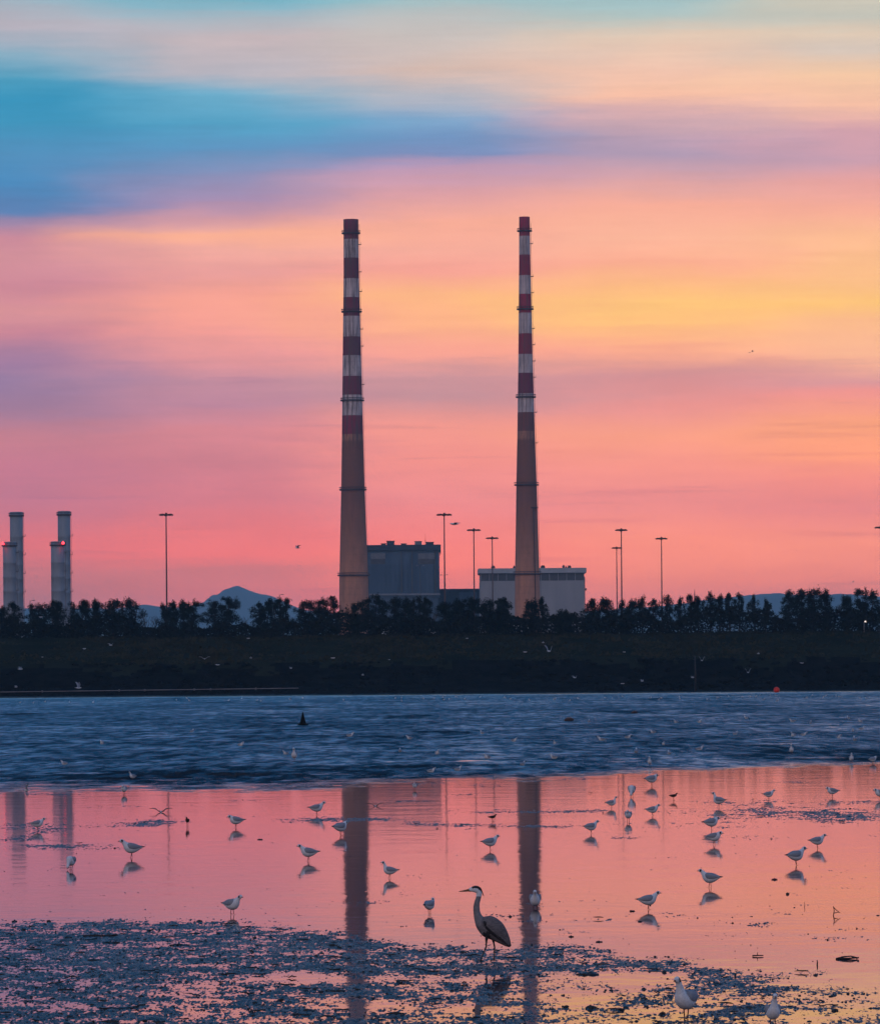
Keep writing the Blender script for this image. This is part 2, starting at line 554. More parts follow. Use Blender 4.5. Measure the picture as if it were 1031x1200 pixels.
hc = t.math('ADD', t.math('MULTIPLY', hc_n, .0016), t.math('MULTIPLY', hc_l, .005))
height = t.math('ADD', t.math('MULTIPLY', hr, amp), hc)
b = t.n('ShaderNodeBump')
b.inputs['Strength'].default_value = 1.0
b.inputs['Distance'].default_value = 1.0
t.link(height, b.inputs['Height'])
# wind waves lean their steeper faces towards our shore
lean = t.n('ShaderNodeCombineXYZ')
t.link(t.math('MULTIPLY', amp, -.29), lean.inputs[1])
va = t.n('ShaderNodeVectorMath', operation='ADD')
t.link(b.outputs[0], va.inputs[0])
t.link(lean.outputs[0], va.inputs[1])
vn = t.n('ShaderNodeVectorMath', operation='NORMALIZE')
t.link(va.outputs[0], vn.inputs[0])
t.link(vn.outputs[0], p.inputs['Normal'])
p.inputs['Base Color'].default_value = (.008, .018, .034, 1)
p.inputs['IOR'].default_value = 1.333
rr = t.math('ADD', t.rng(wy, 60, 150, .042, .056), t.math('MULTIPLY', ruf, .07))
t.link(rr, p.inputs['Roughness'])
mb = MB()
mb.add([(-1500, -200, 0), (1500, -200, 0), (1500, 850, 0), (-1500, 850, 0)], [(0, 1, 2, 3)])
o = mb.build('water', wm, smooth=False)
tag(o, 'shallow bay water, calm and pink near, wind ruffled and blue further out', kind='structure')

# --- mudflat breaking the surface: real relief on a grid that is denser near the shore we stand on
ROWS = np.concatenate([np.arange(1232, 1060, -.42), np.arange(1060, 898, -.45)])
NC = 1250
cols = np.linspace(-.30, 1.30, NC)
py, pxn = np.meshgrid(ROWS, cols, indexing='ij')
vv = py - H0
D = CAMH * F / vv
jx = (pxn - .5) * 1031 / F
X = jx * D
Y = D
ex = PX + (jx * F) * CR + vv * SR            # picture position of each spot, for laying out the banks
ey = H0 - (jx * F) * SR + vv * CR


def sm(a, b, x):
    t = np.clip((x - a) / (b - a), 0, 1)
    return t * t * (3 - 2 * t)


def blob(x0, y0, rx, ry, w):
    return w * np.exp(-(((ex - x0) / rx) ** 2 + ((ey - y0) / ry) ** 2))


top = np.interp(ex, [-400, 0, 120, 250, 330, 420, 520, 600, 700, 790, 860, 940, 1031, 1400], [1082, 1080, 1076, 1074, 1082, 1092, 1106, 1106, 1108, 1122, 1138, 1146, 1160, 1165])
dens = sm(-8, 15, ey - top + 5 * fbm(X / .9 + 50, Y / 3.0, 3)) * np.interp(ex, [-400, 0, 500, 700, 850, 1031, 1400], [.71, .69, .67, .65, .63, .56, .52])
dens = dens * np.interp(ey, [1050, 1130, 1150, 1200], [1, 1, .92, .88])
for q in ((350, 1146, 60, 7, -.42), (735, 1150, 85, 13, -.55), (640, 1164, 60, 7, -.4), (420, 1181, 70, 6, -.35), (560, 1184, 50, 7, -.35), (545, 1148, 30, 8, -.3),
          (940, 1190, 90, 14, -.25), (690, 1176, 50, 6, -.3), (780, 1190, 55, 8, -.3), (860, 1146, 60, 8, .40), (955, 1137, 40, 5, .34), (890, 1083, 28, 3.5, .36), (905, 1069, 30, 3, .3), (880, 1186, 60, 6, .3),
          (120, 1086, 60, 4, .12), (900, 1094, 30, 2.5, .25), (960, 1098, 40, 2.5, .18), (1000, 1090, 40, 2.5, .2), (760, 1072, 50, 3, .3), (700, 1092, 60, 3, .2),
          (900, 952, 130, 11, .44), (1000, 958, 60, 8, .40), (1010, 940, 60, 3, .34), (850, 940, 60, 3, .26), (830, 968, 70, 4, .28), (600, 968, 110, 4, .42), (590, 951, 100, 3, .40), (680, 950, 40, 3, .3), (370, 961, 70, 4, .46), (440, 960, 36, 3.5, .36),
          (495, 965, 28, 4, .42), (160, 967, 55, 3.5, .48), (190, 962, 45, 3, .4), (40, 970, 60, 10, .40), (60, 992, 60, 4, .42), (120, 994, 50, 3, .34), (10, 983, 60, 4, .3), (880, 981, 45, 2.5, .34),
          (740, 982, 40, 2.5, .3), (60, 931, 60, 1.8, .42), (210, 925, 70, 1.8, .46), (330, 921, 60, 1.5, .40), (500, 918, 50, 1.6, .44), (560, 921, 40, 1.5, .40), (665, 913, 50, 1.8, .44), (735, 906, 40, 1.6, .40), (830, 902, 60, 1.6, .40), (930, 917, 60, 1.5, .36), (690, 926, 50, 1.5, .36), (300, 938, 50, 1.5, .34), (130, 945, 50, 1.5, .34), (480, 939, 50, 1.6, .38), (545, 931, 40, 1.4, .34), (470, 1048, 60, 2, .1), (420, 1058, 40, 3, .3), (620, 1058, 36, 4, .26), (640, 1080, 60, 4, .22), (585, 1072, 40, 5, .22), (520, 1079, 40, 3, .18)):
    dens = dens + blob(*q) * (1.25 if q[1] < 1110 and q[4] > 0 else 1)
n_a = fbm(X / 1.1, Y / 1.9, 4, .55)
n_b = fbm(X / .26 + 5, Y / .60, 3, .6)
n_c = fbm(X / .032 + 9, Y / .10, 2, .6)
n_d = fbm(X / .065 + 21, Y / .24, 3, .65)
lev = (dens - .50) * 2.0 + n_a * .52 + n_b * .40 + n_d * .58 + n_c * .62
Z = np.clip(lev, -1, 1.2) * .008 + np.clip(lev + .2, 0, 1) * (n_c * .005 + n_b * .004)
Z = np.where(lev < 0, lev * .05, Z)
ok = Z > -.004
nr, nc = Z.shape
q = ok[:-1, :-1] | ok[1:, :-1] | ok[:-1, 1:] | ok[1:, 1:]
ii, jj = np.nonzero(q)
quads = np.stack([ii * nc + jj, ii * nc + jj + 1, (ii + 1) * nc + jj + 1, (ii + 1) * nc + jj], 1)
used, inv = np.unique(quads, return_inverse=True)
quads = inv.reshape(-1, 4)
vs = np.stack([X.ravel()[used], Y.ravel()[used], Z.ravel()[used]], 1)
me = bpy.data.meshes.new('mudflat')
me.vertices.add(len(vs))
me.vertices.foreach_set('co', vs.ravel())
me.loops.add(quads.size)
me.loops.foreach_set('vertex_index', quads.ravel().astype(np.int32))
me.polygons.add(len(quads))
me.polygons.foreach_set('loop_start', np.arange(0, quads.size, 4, dtype=np.int32))
me.polygons.foreach_set('use_smooth', np.ones(len(quads), dtype=bool))
me.update(calc_edges=True)
mm, t, p = new_mat('wet mud')
co = t.n('ShaderNodeTexCoord').outputs['Object']
nz = t.noise(co, 3.0, 4, .6)
t.link(t.mix(t.rng(nz, .35, .65), (.014, .012, .012, 1), (.055, .044, .040, 1)), p.inputs['Base Color'])
t.link(t.rng(t.noise(co, 9, 3, .6), .35, .65, .22, .42), p.inputs['Roughness'])
bb = t.n('ShaderNodeBump')
bb.inputs['Strength'].default_value = .8
bb.inputs['Distance'].default_value = .02
t.link(t.noise(co, 45, 4, .65), bb.inputs['Height'])
# the lumps' worn sides face the shore
va = t.n('ShaderNodeVectorMath', operation='ADD')
t.link(bb.outputs[0], va.inputs[0])
ln = t.math('MULTIPLY', t.rng(t.noise(t.scaled(co, (7, 2.5, 7), (3, 1, 0)), 1.0, 4, .65), .34, .66, .10, .40), -1.0)
ln = t.math('MULTIPLY', ln, t.rng(t.noise(t.scaled(co, (.6, .3, 1), (1, 5, 0)), 1.0, 3, .6), .35, .65, .72, 1.1))
lc = t.n('ShaderNodeCombineXYZ')
t.link(ln, lc.inputs[1])
t.link(lc.outputs[0], va.inputs[1])
vn = t.n('ShaderNodeVectorMath', operation='NORMALIZE')
t.link(va.outputs[0], vn.inputs[0])
t.link(vn.outputs[0], p.inputs['Normal'])
p.inputs['Specular IOR Level'].default_value = .36
me.materials.append(mm)
o = bpy.data.objects.new('mudflat', me)
COL.objects.link(o)
tag(o, 'wet lumpy mud banks breaking the surface of the shallow water', kind='structure')
LEV, MX, MY, MZ = lev, X, Y, Z

# --- strands of seaweed, shells and pebbles too many to count
mb = MB()
rs = np.random.RandomState(11)
ico = [(0, 0, 1), (.89, 0, .45), (.28, .85, .45), (-.72, .53, .45), (-.72, -.53, .45), (.28, -.85, .45), (.72, .53, -.45), (-.28, .85, -.45), (-.89, 0, -.45), (-.28, -.85, -.45), (.72, -.53, -.45)]
icf = [(0, 1, 2), (0, 2, 3), (0, 3, 4), (0, 4, 5), (0, 5, 1), (1, 6, 2), (2, 7, 3), (3, 8, 4), (4, 9, 5), (5, 10, 1), (2, 6, 7), (3, 7, 8), (4, 8, 9), (5, 9, 10), (1, 10, 6)]


def lump(mb, c, sx, sy, sz, mi, rs, rz=None):
    a = rs.rand() * 6.28 if rz is None else rz
    ca, sa = math.cos(a), math.sin(a)
    vs = []
    for (x, y, z) in ico:
        k = .7 + .6 * rs.rand()
        x, y, z = x * sx * k, y * sy * k, z * sz * k
        vs.append((c[0] + x * ca - y * sa, c[1] + x * sa + y * ca, c[2] + z))
    mb.add(vs, icf, mi)


# clumps gather where the mud is highest
flat = np.argsort(-(LEV + rs.rand(*LEV.shape) * 1.6).ravel())
cand = rs.choice(LEV.size, 120000)
n_l = 0
clump = fbm(MX / .5 + 30, MY / .9, 3, .6)
for i in cand:
    lv = LEV.ravel()[i]
    pr = .003 + (.85 * max(0, lv) + .09 if lv > -.12 else 0) * (1.4 if clump.ravel()[i] > .1 else .35)
    if ey.ravel()[i] < 1060:
        pr *= .25
    if rs.rand() > pr:
        continue
    s = .004 + .009 * rs.rand() ** 2 + (.018 * rs.rand() if rs.rand() < .05 else 0)
    lump(mb, (MX.ravel()[i], MY.ravel()[i], max(0, MZ.ravel()[i])), s * 1.5, s * 1.5, s * (.5 + .6 * rs.rand()), 0 if rs.rand() < .75 else 1, rs)
    n_l += 1
# weed strands
for i in rs.choice(LEV.size, 5000):
    if LEV.ravel()[i] < .10 or rs.rand() < .7:
        continue
    x, y, z = MX.ravel()[i], MY.ravel()[i], max(0, MZ.ravel()[i])
    l, a = .08 + .18 * rs.rand(), rs.rand() * 3.14
    pts = [(x + math.cos(a + .5 * math.sin(k * 2)) * l * (k / 4 - .5), y + math.sin(a) * l * (k / 4 - .5), z + .008 + .02 * rs.rand()) for k in range(5)]
    mb.tube(pts, [.004, .009, .01, .008, .003], 5, 0)
o = mb.build('seaweed_litter', [M['weed'], M['stone']])
tag(o, 'dark scraps of seaweed, shell and pebble strewn over the mud', kind='stuff')

# ------------------------------------------------------------------ far shore
def strip(name, prof, x0, x1, nx, mats, amp, label, kind='structure', seed=0.0):
    """land running along x, from a profile of (distance, height, material of the piece that starts here)"""
    xs = np.linspace(x0, x1, nx)
    mb = MB()
    fine = []
    for i in range(len(prof) - 1):
        n = max(2, int((prof[i + 1][0] - prof[i][0]) / 2.0))
        for k in range(n):
            f = k / n
            fine.append((prof[i][0] + (prof[i + 1][0] - prof[i][0]) * f, prof[i][1] + (prof[i + 1][1] - prof[i][1]) * f, prof[i][2]))
    fine.append(prof[-1])
    fd = np.array([q[0] for q in fine])
    fz = np.array([q[1] for q in fine])
    XX, YY = np.meshgrid(xs, fd, indexing='ij')
    ZZ = fz[None, :] + amp * fbm(XX / 6 + seed, YY / 5, 4, .55) + amp * 1.2 * fbm(XX / 30 + seed, YY / 40, 2)
    YY = YY + amp * 3 * fbm(XX / 22 + 3 + seed, XX * 0, 3)
    n = len(fd)
    _j = fbm(XX / 9 + 4, YY / 7, 4, .6)
    mb.v = list(map(tuple, np.stack([XX, YY, ZZ], 2).reshape(-1, 3)))
    for i in range(nx - 1):
        for k in range(n - 1):
            mb.f.append((i * n + k, (i + 1) * n + k, (i + 1) * n + k + 1, i * n + k + 1))
            q = fd[k] + 5.0 * _j[i, k]
            mb.m.append(fine[int(np.clip(np.searchsorted(fd, q), 0, n - 1))][2])
    o = mb.build(name, mats)
    tag(o, label, kind=kind)
    return o


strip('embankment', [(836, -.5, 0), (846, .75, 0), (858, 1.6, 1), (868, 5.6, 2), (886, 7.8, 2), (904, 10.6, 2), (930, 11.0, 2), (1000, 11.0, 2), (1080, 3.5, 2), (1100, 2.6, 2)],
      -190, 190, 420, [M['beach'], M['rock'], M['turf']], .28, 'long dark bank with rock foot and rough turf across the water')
mb = MB()
mb.add([(-4200, 1085, 3.0), (4200, 1085, 3.0), (4200, 3500, 3.0), (-4200, 3500, 3.0)], [(0, 1, 2, 3)])
o = mb.build('port_ground', M['land'], smooth=False)
tag(o, 'flat port land behind the bank under the power station', kind='structure')

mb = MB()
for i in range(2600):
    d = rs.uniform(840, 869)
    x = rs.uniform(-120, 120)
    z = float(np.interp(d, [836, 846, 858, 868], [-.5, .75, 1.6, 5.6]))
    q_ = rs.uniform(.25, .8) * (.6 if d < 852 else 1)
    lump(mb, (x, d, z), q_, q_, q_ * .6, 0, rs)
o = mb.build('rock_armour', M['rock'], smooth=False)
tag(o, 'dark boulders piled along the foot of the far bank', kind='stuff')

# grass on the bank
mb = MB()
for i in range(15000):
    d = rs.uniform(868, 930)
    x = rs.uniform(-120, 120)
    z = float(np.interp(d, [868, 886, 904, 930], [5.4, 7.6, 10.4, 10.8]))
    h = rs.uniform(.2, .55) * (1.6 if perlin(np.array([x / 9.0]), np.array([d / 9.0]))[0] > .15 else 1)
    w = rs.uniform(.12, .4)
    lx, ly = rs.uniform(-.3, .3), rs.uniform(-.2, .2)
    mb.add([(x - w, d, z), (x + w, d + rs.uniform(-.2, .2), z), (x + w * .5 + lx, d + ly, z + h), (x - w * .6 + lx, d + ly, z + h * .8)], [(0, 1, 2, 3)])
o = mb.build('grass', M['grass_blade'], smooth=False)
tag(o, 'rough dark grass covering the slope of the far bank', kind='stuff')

# scrub along the crest
mb = MB()
for i in range(52000):
    x = rs.uniform(-115, 115)
    d = rs.uniform(903, 935)
    px_ = PX + x / d * F
    hmax = 3.0 + 2.0 * fbm(np.array([x / 7.0]), np.array([2.5]), 3)[0] + np.interp(px_, [0, 130, 180, 330, 420, 600, 660, 700, 780, 1031], [1.6, 1.6, .2, .1, .5, .6, 1.0, 1.0, 1.0, 1.3])
    z = 10.5 + rs.rand() ** .7 * max(.5, hmax)
    s = rs.uniform(.14, .4)
    a, b_ = rs.uniform(0, 6.28), rs.uniform(-1, 1)
    u = Vector((math.cos(a), math.sin(a) * .6, b_)).normalized() * s
    w = Vector((-math.sin(a), math.cos(a), rs.uniform(-1, 1))).normalized() * s * .7
    c = Vector((x, d, z))
    mb.add([c - u, c - w, c + u, c + w], [(0, 1, 2, 3)])
o = mb.build('undergrowth', M['scrub'], smooth=False)
tag(o, 'low dark scrub filling the gaps under the trees on the bank crest', kind='stuff')


# ------------------------------------------------------------------ trees
def pine(xc, hw, ytop, D, slim, seed, label, group='dark pines along the crest of the far bank'):
    r = random.Random(seed)
    base = at(xc, 745, D)
    base.z = 10.7
    topz = at(xc, ytop, D).z - base.z
    W = hw / F * D * (1.12 if slim else 1.16)
    t = thing('pine_tree', label, 'tree', base, group)
    tr = MB()
    lean = r.uniform(-.25, .25)
    n = 6
    tops = []
    nt = 1 if slim or W < 2.4 else r.choice((2, 2, 3))
    for k in range(nt):
        off = 0 if nt == 1 else (k - (nt - 1) / 2) * W * .9 / nt * 1.6
        hh = topz * (1 - .12 * r.random() * (k != nt // 2)) * .93
        pts = [(off * min(1, .25 + i / n) + lean * i / n + r.uniform(-.08, .08), r.uniform(-.15, .15) + (k - 1) * .3, hh * i / n - (.4 if i == 0 else 0)) for i in range(n + 1)]
        tr.tube(pts, [.20 - .15 * i / n for i in range(n + 1)], 7)
        tops.append(pts)
    pads = []
    z0 = .30 if slim else .04
    npads = int(30 + W * (17 if not slim else 9))
    for k in range(npads):
        trunk = r.choice(tops)
        f = z0 + (1 - z0) * (k + r.random()) / npads
        i = min(n - 1, int(f * n))
        p0 = Vector(trunk[i]).lerp(Vector(trunk[i + 1]), f * n - i)
        # crown profile: broad in the upper middle, uneven
        prof = math.sin(math.pi * min(1, .26 + (.70 if slim else .62) * (f - z0) / (1 - z0))) ** .6 * r.uniform(.75, 1.1)
        a = r.uniform(0, 6.28)
        rad = W * (prof * r.uniform(.05, .98)) / (1 if nt == 1 else 1.35)
        c = p0 + Vector((math.cos(a) * rad, math.sin(a) * rad * .8, r.uniform(-.1, .35)))
        tr.tube([p0, (p0 + c) / 2 + Vector((0, 0, -.08)), c], [.06, .045, .02], 5)
        pads.append((c, r.uniform(.34, .72) * (.8 if slim else 1) * min(1.4, .7 + W * .17) * (1.12 - (.5 if slim else .22) * f), r.uniform(.35, .75)))
    for trunk in tops:
        pads.append((Vector(trunk[-1]), r.uniform(.22, .34), .6))
        pads.append((Vector(trunk[-1]) + Vector((r.uniform(-.5, .5), 0, -.5)), r.uniform(.35, .5), .5))
    rn = np.random.RandomState(seed)
    CC, UU, WW = [], [], []
    for (c, pr, ph) in pads:
        n_ = int(240 * pr * pr) + 45
        d = rn.randn(n_, 3)
        d /= np.linalg.norm(d, axis=1)[:, None]
        d *= (rn.rand(n_) ** .55)[:, None] * (1 + .35 * np.abs(np.sin(d[:, :1] * 9 + d[:, 1:2] * 7)))
        CC.append(np.array(c) + d * [pr, pr, ph * 1.05] + [0, 0, .1])
        a = rn.rand(n_) * 6.28
        z = np.zeros(n_)
        u = np.stack([np.cos(a), np.sin(a), rn.uniform(-.3, 1.2, n_)], 1)
        w = np.stack([-np.sin(a), np.cos(a), rn.uniform(-.8, .8, n_)], 1)
        sz = rn.uniform(.09, .20, n_)[:, None]
        UU.append(u / np.linalg.norm(u, axis=1)[:, None] * sz)
        WW.append(w / np.linalg.norm(w, axis=1)[:, None] * sz * rn.uniform(.35, .7, n_)[:, None])
    CC, UU, WW = map(np.concatenate, (CC, UU, WW))
    vv_ = np.stack([CC - UU, CC - WW, CC + UU, CC + WW], 1).reshape(-1, 3)
    cme = bpy.data.meshes.new('crown')
    cme.vertices.add(len(vv_))
    cme.vertices.foreach_set('co', vv_.ravel())
    cme.loops.add(len(vv_))
    cme.loops.foreach_set('vertex_index', np.arange(len(vv_), dtype=np.int32))
    cme.polygons.add(len(CC))
    cme.polygons.foreach_set('loop_start', np.arange(0, len(vv_), 4, dtype=np.int32))
    cme.update(calc_edges=True)
    cme.materials.append(M['needles'])
    co_ = bpy.data.objects.new('crown', cme)
    COL.objects.link(co_)
    co_.parent = t
    tr.build('trunk', M['bark'], t)
    return t


def bare(xc, hw, ytop, D, seed, label):
    r = random.Random(seed)
    base = at(xc, 745, D)
    base.z = 10.6
    H = at(xc, ytop, D).z - base.z
    t = thing('bare_tree', label, 'tree', base, 'leafless trees among the pines')
    tr, tw = MB(), MB()
    W = hw / F * D

    def branch(p, d, l, rad, depth):
        q = p + d * l * .5 + Vector((r.uniform(-.06, .06), r.uniform(-.06, .06), 0)) * l
        e = p + d * l
        (tr if depth < 2 else tw).tube([p, q, e], [rad, rad * .75, rad * .5], 5 if depth < 2 else 4)
        if depth < 4:
            for k in range(3 if depth else 5):
                nd = (d + Vector((r.uniform(-.8, .8), r.uniform(-.8, .8), r.uniform(-.05, .5)))).normalized()
                branch(p + d * l * r.uniform(.45, 1.0), nd, l * r.uniform(.5, .68), rad * .5, depth + 1)
    branch(Vector((0, 0, -.3)), Vector((r.uniform(-.05, .05), 0, 1)), H * .44, .13, 0)
    tr.build('trunk', M['bark'], t)
    tw.build('crown', M['twig'], t)
    return t


PINES = [
    (-28, 14, 706, 0, 'dark pine just left of the short stack at the picture edge'),
    (10, 16, 706, 0, 'dark bushy pine below the leftmost short grey stack'),
    (47, 14, 707, 0, 'dark round pine between the two pairs of grey stacks'),
    (66, 11, 704, 0, 'narrow dark pine below the right pair of grey stacks, on their left side'),
    (92, 14, 703, 0, 'dark pine just right of the right pair of grey stacks'),
    (112, 12, 704, 0, 'dark pine, second right of the grey stacks'),
    (133, 12, 703, 0, 'dark pine, third right of the grey stacks'),
    (153, 14, 701, 0, 'dark pine at the left rim of the gap with bare trees'),
    (199, 13, 704, 0, 'dark pine at the foot of the lone left light mast'),
    (222, 17, 702, 0, 'broad dark pine right of the lone left light mast'),
    (259, 20, 700, 0, 'wide dark pine in front of the left slope of the peak'),
    (309, 14, 702, 0, 'dark pine in front of the right slope of the peak'),
    (329, 13, 701, 0, 'dark pine with a small street lamp behind its top'),
    (366, 17, 703, 0, 'broad dark pine left of the left chimney'),
    (386, 15, 699, 0, 'dark pine touching the left edge of the left chimney'),
    (419, 13, 704, 0, 'thin-leaved pine in front of the foot of the left chimney'),
    (440, 14, 697, 0, 'tall dark pine between left chimney and dark boiler house'),
    (471, 15, 700, 0, 'round dark pine before the middle of the dark boiler house'),
    (491, 16, 700, 0, 'round dark pine before the right half of the dark boiler house'),
    (527, 15, 703, 0, 'dark pine in front of the low linking building, left one'),
    (546, 17, 700, 0, 'dark pine in front of the low linking building, right one'),
    (576, 14, 702, 0, 'dark pine at the left end of the pale turbine hall'),
    (591, 12, 701, 0, 'pointed dark pine just left of the right chimney foot'),
    (624, 12, 704, 0, 'dark pine in front of the foot of the right chimney'),
    (634, 8, 700, 1, 'slim pointed pine at the right edge of the right chimney'),
    (661, 12, 717, 0, 'short dark conical pine before the pale turbine hall'),
    (694, 12, 703, 0, 'dark pine at the right end of the pale turbine hall'),
    (712, 12, 702, 0, 'dark pine just left of the pair of light masts'),
    (734, 13, 702, 0, 'dark pine just right of the pair of light masts'),
    (752, 10, 700, 1, 'slim pine between the mast pair and the single right mast'),
    (765, 10, 702, 1, 'slim pine just left of the single right light mast'),
    (782, 11, 699, 1, 'slim pine just right of the single right light mast'),
    (797, 9, 701, 1, 'slim pine, second right of the single right light mast'),
    (809, 9, 697, 1, 'slim pine, third right of the single right light mast'),
    (818, 8, 699, 1, 'slim pine with a thin rod rising behind it'),
    (832, 11, 694, 1, 'tall slim pine left of the low blue hill, farthest of its four'),
    (843, 8, 697, 1, 'slim pine left of the low blue hill, third from it'),
    (855, 9, 695, 1, 'slim pine left of the low blue hill, second from it'),
    (866, 8, 696, 1, 'slim pine at the left end of the low blue hill'),
    (884, 10, 698, 1, 'slim pine alone in front of the low blue hill'),
    (897, 7, 703, 1, 'small slim pine in front of the low blue hill'),
    (924, 11, 692, 0, 'tall dark pine at the left of the thick right group'),
    (939, 10, 690, 0, 'tall dark pine in the middle of the thick right group'),
    (952, 12, 690, 0, 'tallest dark pine of the thick right group'),
    (967, 10, 693, 0, 'tall dark pine at the right of the thick right group'),
    (991, 11, 699, 0, 'lower pine between the thick right group and the edge pine'),
    (1015, 16, 688, 0, 'large dark pine at the right edge of the picture'),
    (1046, 15, 695, 0, 'dark pine just past the right edge pine'),
]
for i, (x, hw, yt, sl, lb) in enumerate(PINES):
    pine(x, hw, yt, 908 + (i * 37 % 22), sl, 100 + i, lb)
for i, (x, hw, yt, lb) in enumerate([(171, 8, 712, 'leafless tree left in the gap before the hill foot'), (182, 8, 714, 'leafless tree right in the gap before the hill foot'),
                                     (286, 6, 716, 'leafless tree in the gap under the peak'), (345, 7, 716, 'leafless tree in the gap right of the peak'),
                                     (647, 10, 708, 'leafless tree before the pale turbine hall, beside the right chimney'), (676, 10, 712, 'leafless tree before the right end of the pale turbine hall'),
                                     (409, 8, 718, 'leafless shrubby tree at the left chimney foot'), (507, 7, 712, 'leafless tree before the right edge of the boiler house'), (907, 9, 708, 'leafless tree before the low blue hill'), (978, 9, 700, 'leafless tree inside the thick right group')]):
    bare(x, hw, yt, 922 + i % 3 * 4, 300 + i, lb)


# ------------------------------------------------------------------ hills
def hill(name, D, pts, depth, label, seed):
    mb = MB()
    xs = np.array([p[0] for p in pts], float)
    ys = np.array([p[1] for p in pts], float)
    px = np.linspace(xs[0], xs[-1], 160)
    crest = np.interp(px, xs, ys)
    crest = crest + .25 * fbm(px / 9.0 + seed, px * 0, 3)
    rows = 26
    for i, x in enumerate(px):
        c = at(x, crest[i], D)
        for j in range(rows):
            f = j / (rows - 1)
            g = math.sin(f * math.pi / 2)
            z = -.5 + (c.z + .5) * g
            nzv = fbm(np.array([x / 30.0 + seed]), np.array([f * 5]), 4)[0] * c.z * .10 * math.sin(f * math.pi)
            mb.v.append((c.x * (1 - .12 * (1 - f)), D - depth * (1 - f), max(-.5, z + nzv)))
        mb.v.append((c.x, D + depth * .8, -.5))
    n = rows + 1
    for i in range(len(px) - 1):
        for j in range(n - 1):
            mb.f.append((i * n + j, (i + 1) * n + j, (i + 1) * n + j + 1, i * n + j + 1))
            mb.m.append(0)
    o = mb.build(name, M['hill'])
    tag(o, label, kind='structure')


hill('hill', 14000, [(-60, 716), (60, 713), (130, 714), (160, 710), (172, 709), (190, 711), (215, 713), (236, 707), (252, 698.5), (264, 691.5), (272, 688), (277, 686.4), (281, 687), (290, 691.5), (300, 696), (312, 699), (326, 703.5), (342, 711), (360, 716), (420, 722), (520, 735)], 1900,
     'hazy blue mountain with one pointed peak far behind the trees', 0)
hill('hill', 12500, [(560, 722), (700, 716), (800, 708), (868, 699), (895, 697.5), (912, 696.5), (940, 697.5), (960, 697.5), (985, 696.5), (1002, 697), (1040, 700), (1100, 705)], 1700,
     'long low hazy blue hill behind the right-hand trees', 7)

# ------------------------------------------------------------------ chimneys
def ring_gallery(parent, r, z, wide, name='gallery'):
    mb = MB()
    n = 28
    for (ra, rb, z0, z1) in ((r - .1, r + wide, z - .35, z + .25), (r + wide - .12, r + wide, z + .9, z + 1.15)):
        vs = []
        for k in range(n):
            a = 2 * math.pi * k / n
            c, s = math.cos(a), math.sin(a)
            vs += [(ra * c, ra * s, z0), (rb * c, rb * s, z0), (rb * c, rb * s, z1), (ra * c, ra * s, z1)]
        fs = []
        for k in range(n):
            a, b = k * 4, ((k + 1) % n) * 4
            for i in range(4):
                fs.append((a + i, b + i, b + (i + 1) % 4, a + (i + 1) % 4))
        mb.add(vs, fs)
    for k in range(0, n, 2):
        a = 2 * math.pi * k / n
        mb.tube([((r + wide - .06) * math.cos(a), (r + wide - .06) * math.sin(a), z), ((r + wide - .06) * math.cos(a), (r + wide - .06) * math.sin(a), z + 1.1)], .05, 4)
    return mb.build(name, M['dark_steel'], parent)


def chimney_mat(name, D, base_z, bands, red, wash):
    m, t, p = new_mat(name)
    co = t.n('ShaderNodeTexCoord').outputs['Object']
    sp = t.n('ShaderNodeSeparateXYZ')
    t.link(co, sp.inputs[0])
    ang = t.math('ARCTAN2', sp.outputs[0], sp.outputs[1])
    cv = t.n('ShaderNodeCombineXYZ')
    t.link(ang, cv.inputs[0])
    t.link(sp.outputs[2], cv.inputs[2])
    drip = t.noise(t.scaled(cv.outputs[0], (3.6, 1, .05)), 1.0, 5, .7)
    drip2 = t.noise(t.scaled(cv.outputs[0], (9, 1, .15), (3, 0, 1)), 1.0, 4, .65)
    zz = t.math('DIVIDE', sp.outputs[2], 220.0)
    col = {'r': (*red, 1), 'w': (.76, .61, .58, 1), 'c': (.56, .245, .145, 1), 'f': (.25, .075, .065, 1), 'd': (.24, .026, .062, 1)}
    stops = [(0, col['c'])]
    for (y, k) in bands:                      # from the lowest band up: the band that starts at picture height y
        stops.append(((at(515, y, D).z - base_z) / 220.0, col[k]))
    c = t.ramp(zz, stops, 'CONSTANT')
    c = t.mix(t.math('MULTIPLY', t.rng(drip, .44, .60), t.math('MULTIPLY', wash, t.rng(zz, .44, .50, .18, 1.0))), c, (.11, .075, .07, 1))
    c = t.mix(t.math('MULTIPLY', t.rng(drip2, .45, .75), t.rng(zz, .44, .50, .10, .4)), c, (.12, .085, .075, 1))
    seam = t.math('FRACT', t.math('DIVIDE', sp.outputs[2], 3.05))
    c = t.mix(t.math('MULTIPLY', t.rng(seam, .93, .97, 0, 1), .22), c, (.05, .04, .04, 1))
    soot = t.rng(t.math('ADD', zz, t.math('MULTIPLY', t.math('SUBTRACT', drip, .5), .08)), .15, .40, 0, .78)
    c = t.mix(t.math('MULTIPLY', soot, t.rng(zz, .482, .492, 1.0, .12)), c, (.17, .058, .045, 1))
    big = t.noise(t.scaled(cv.outputs[0], (1.6, 1, .09), (8, 0, 2)), 1.0, 5, .65)
    c = t.mix(t.rng(big, .38, .7, 0, .35), c, (.16, .085, .065, 1))
    t.link(c, p.inputs['Base Color'])
    p.inputs['Roughness'].default_value = .85
    p.inputs['Specular IOR Level'].default_value = .2
    return m


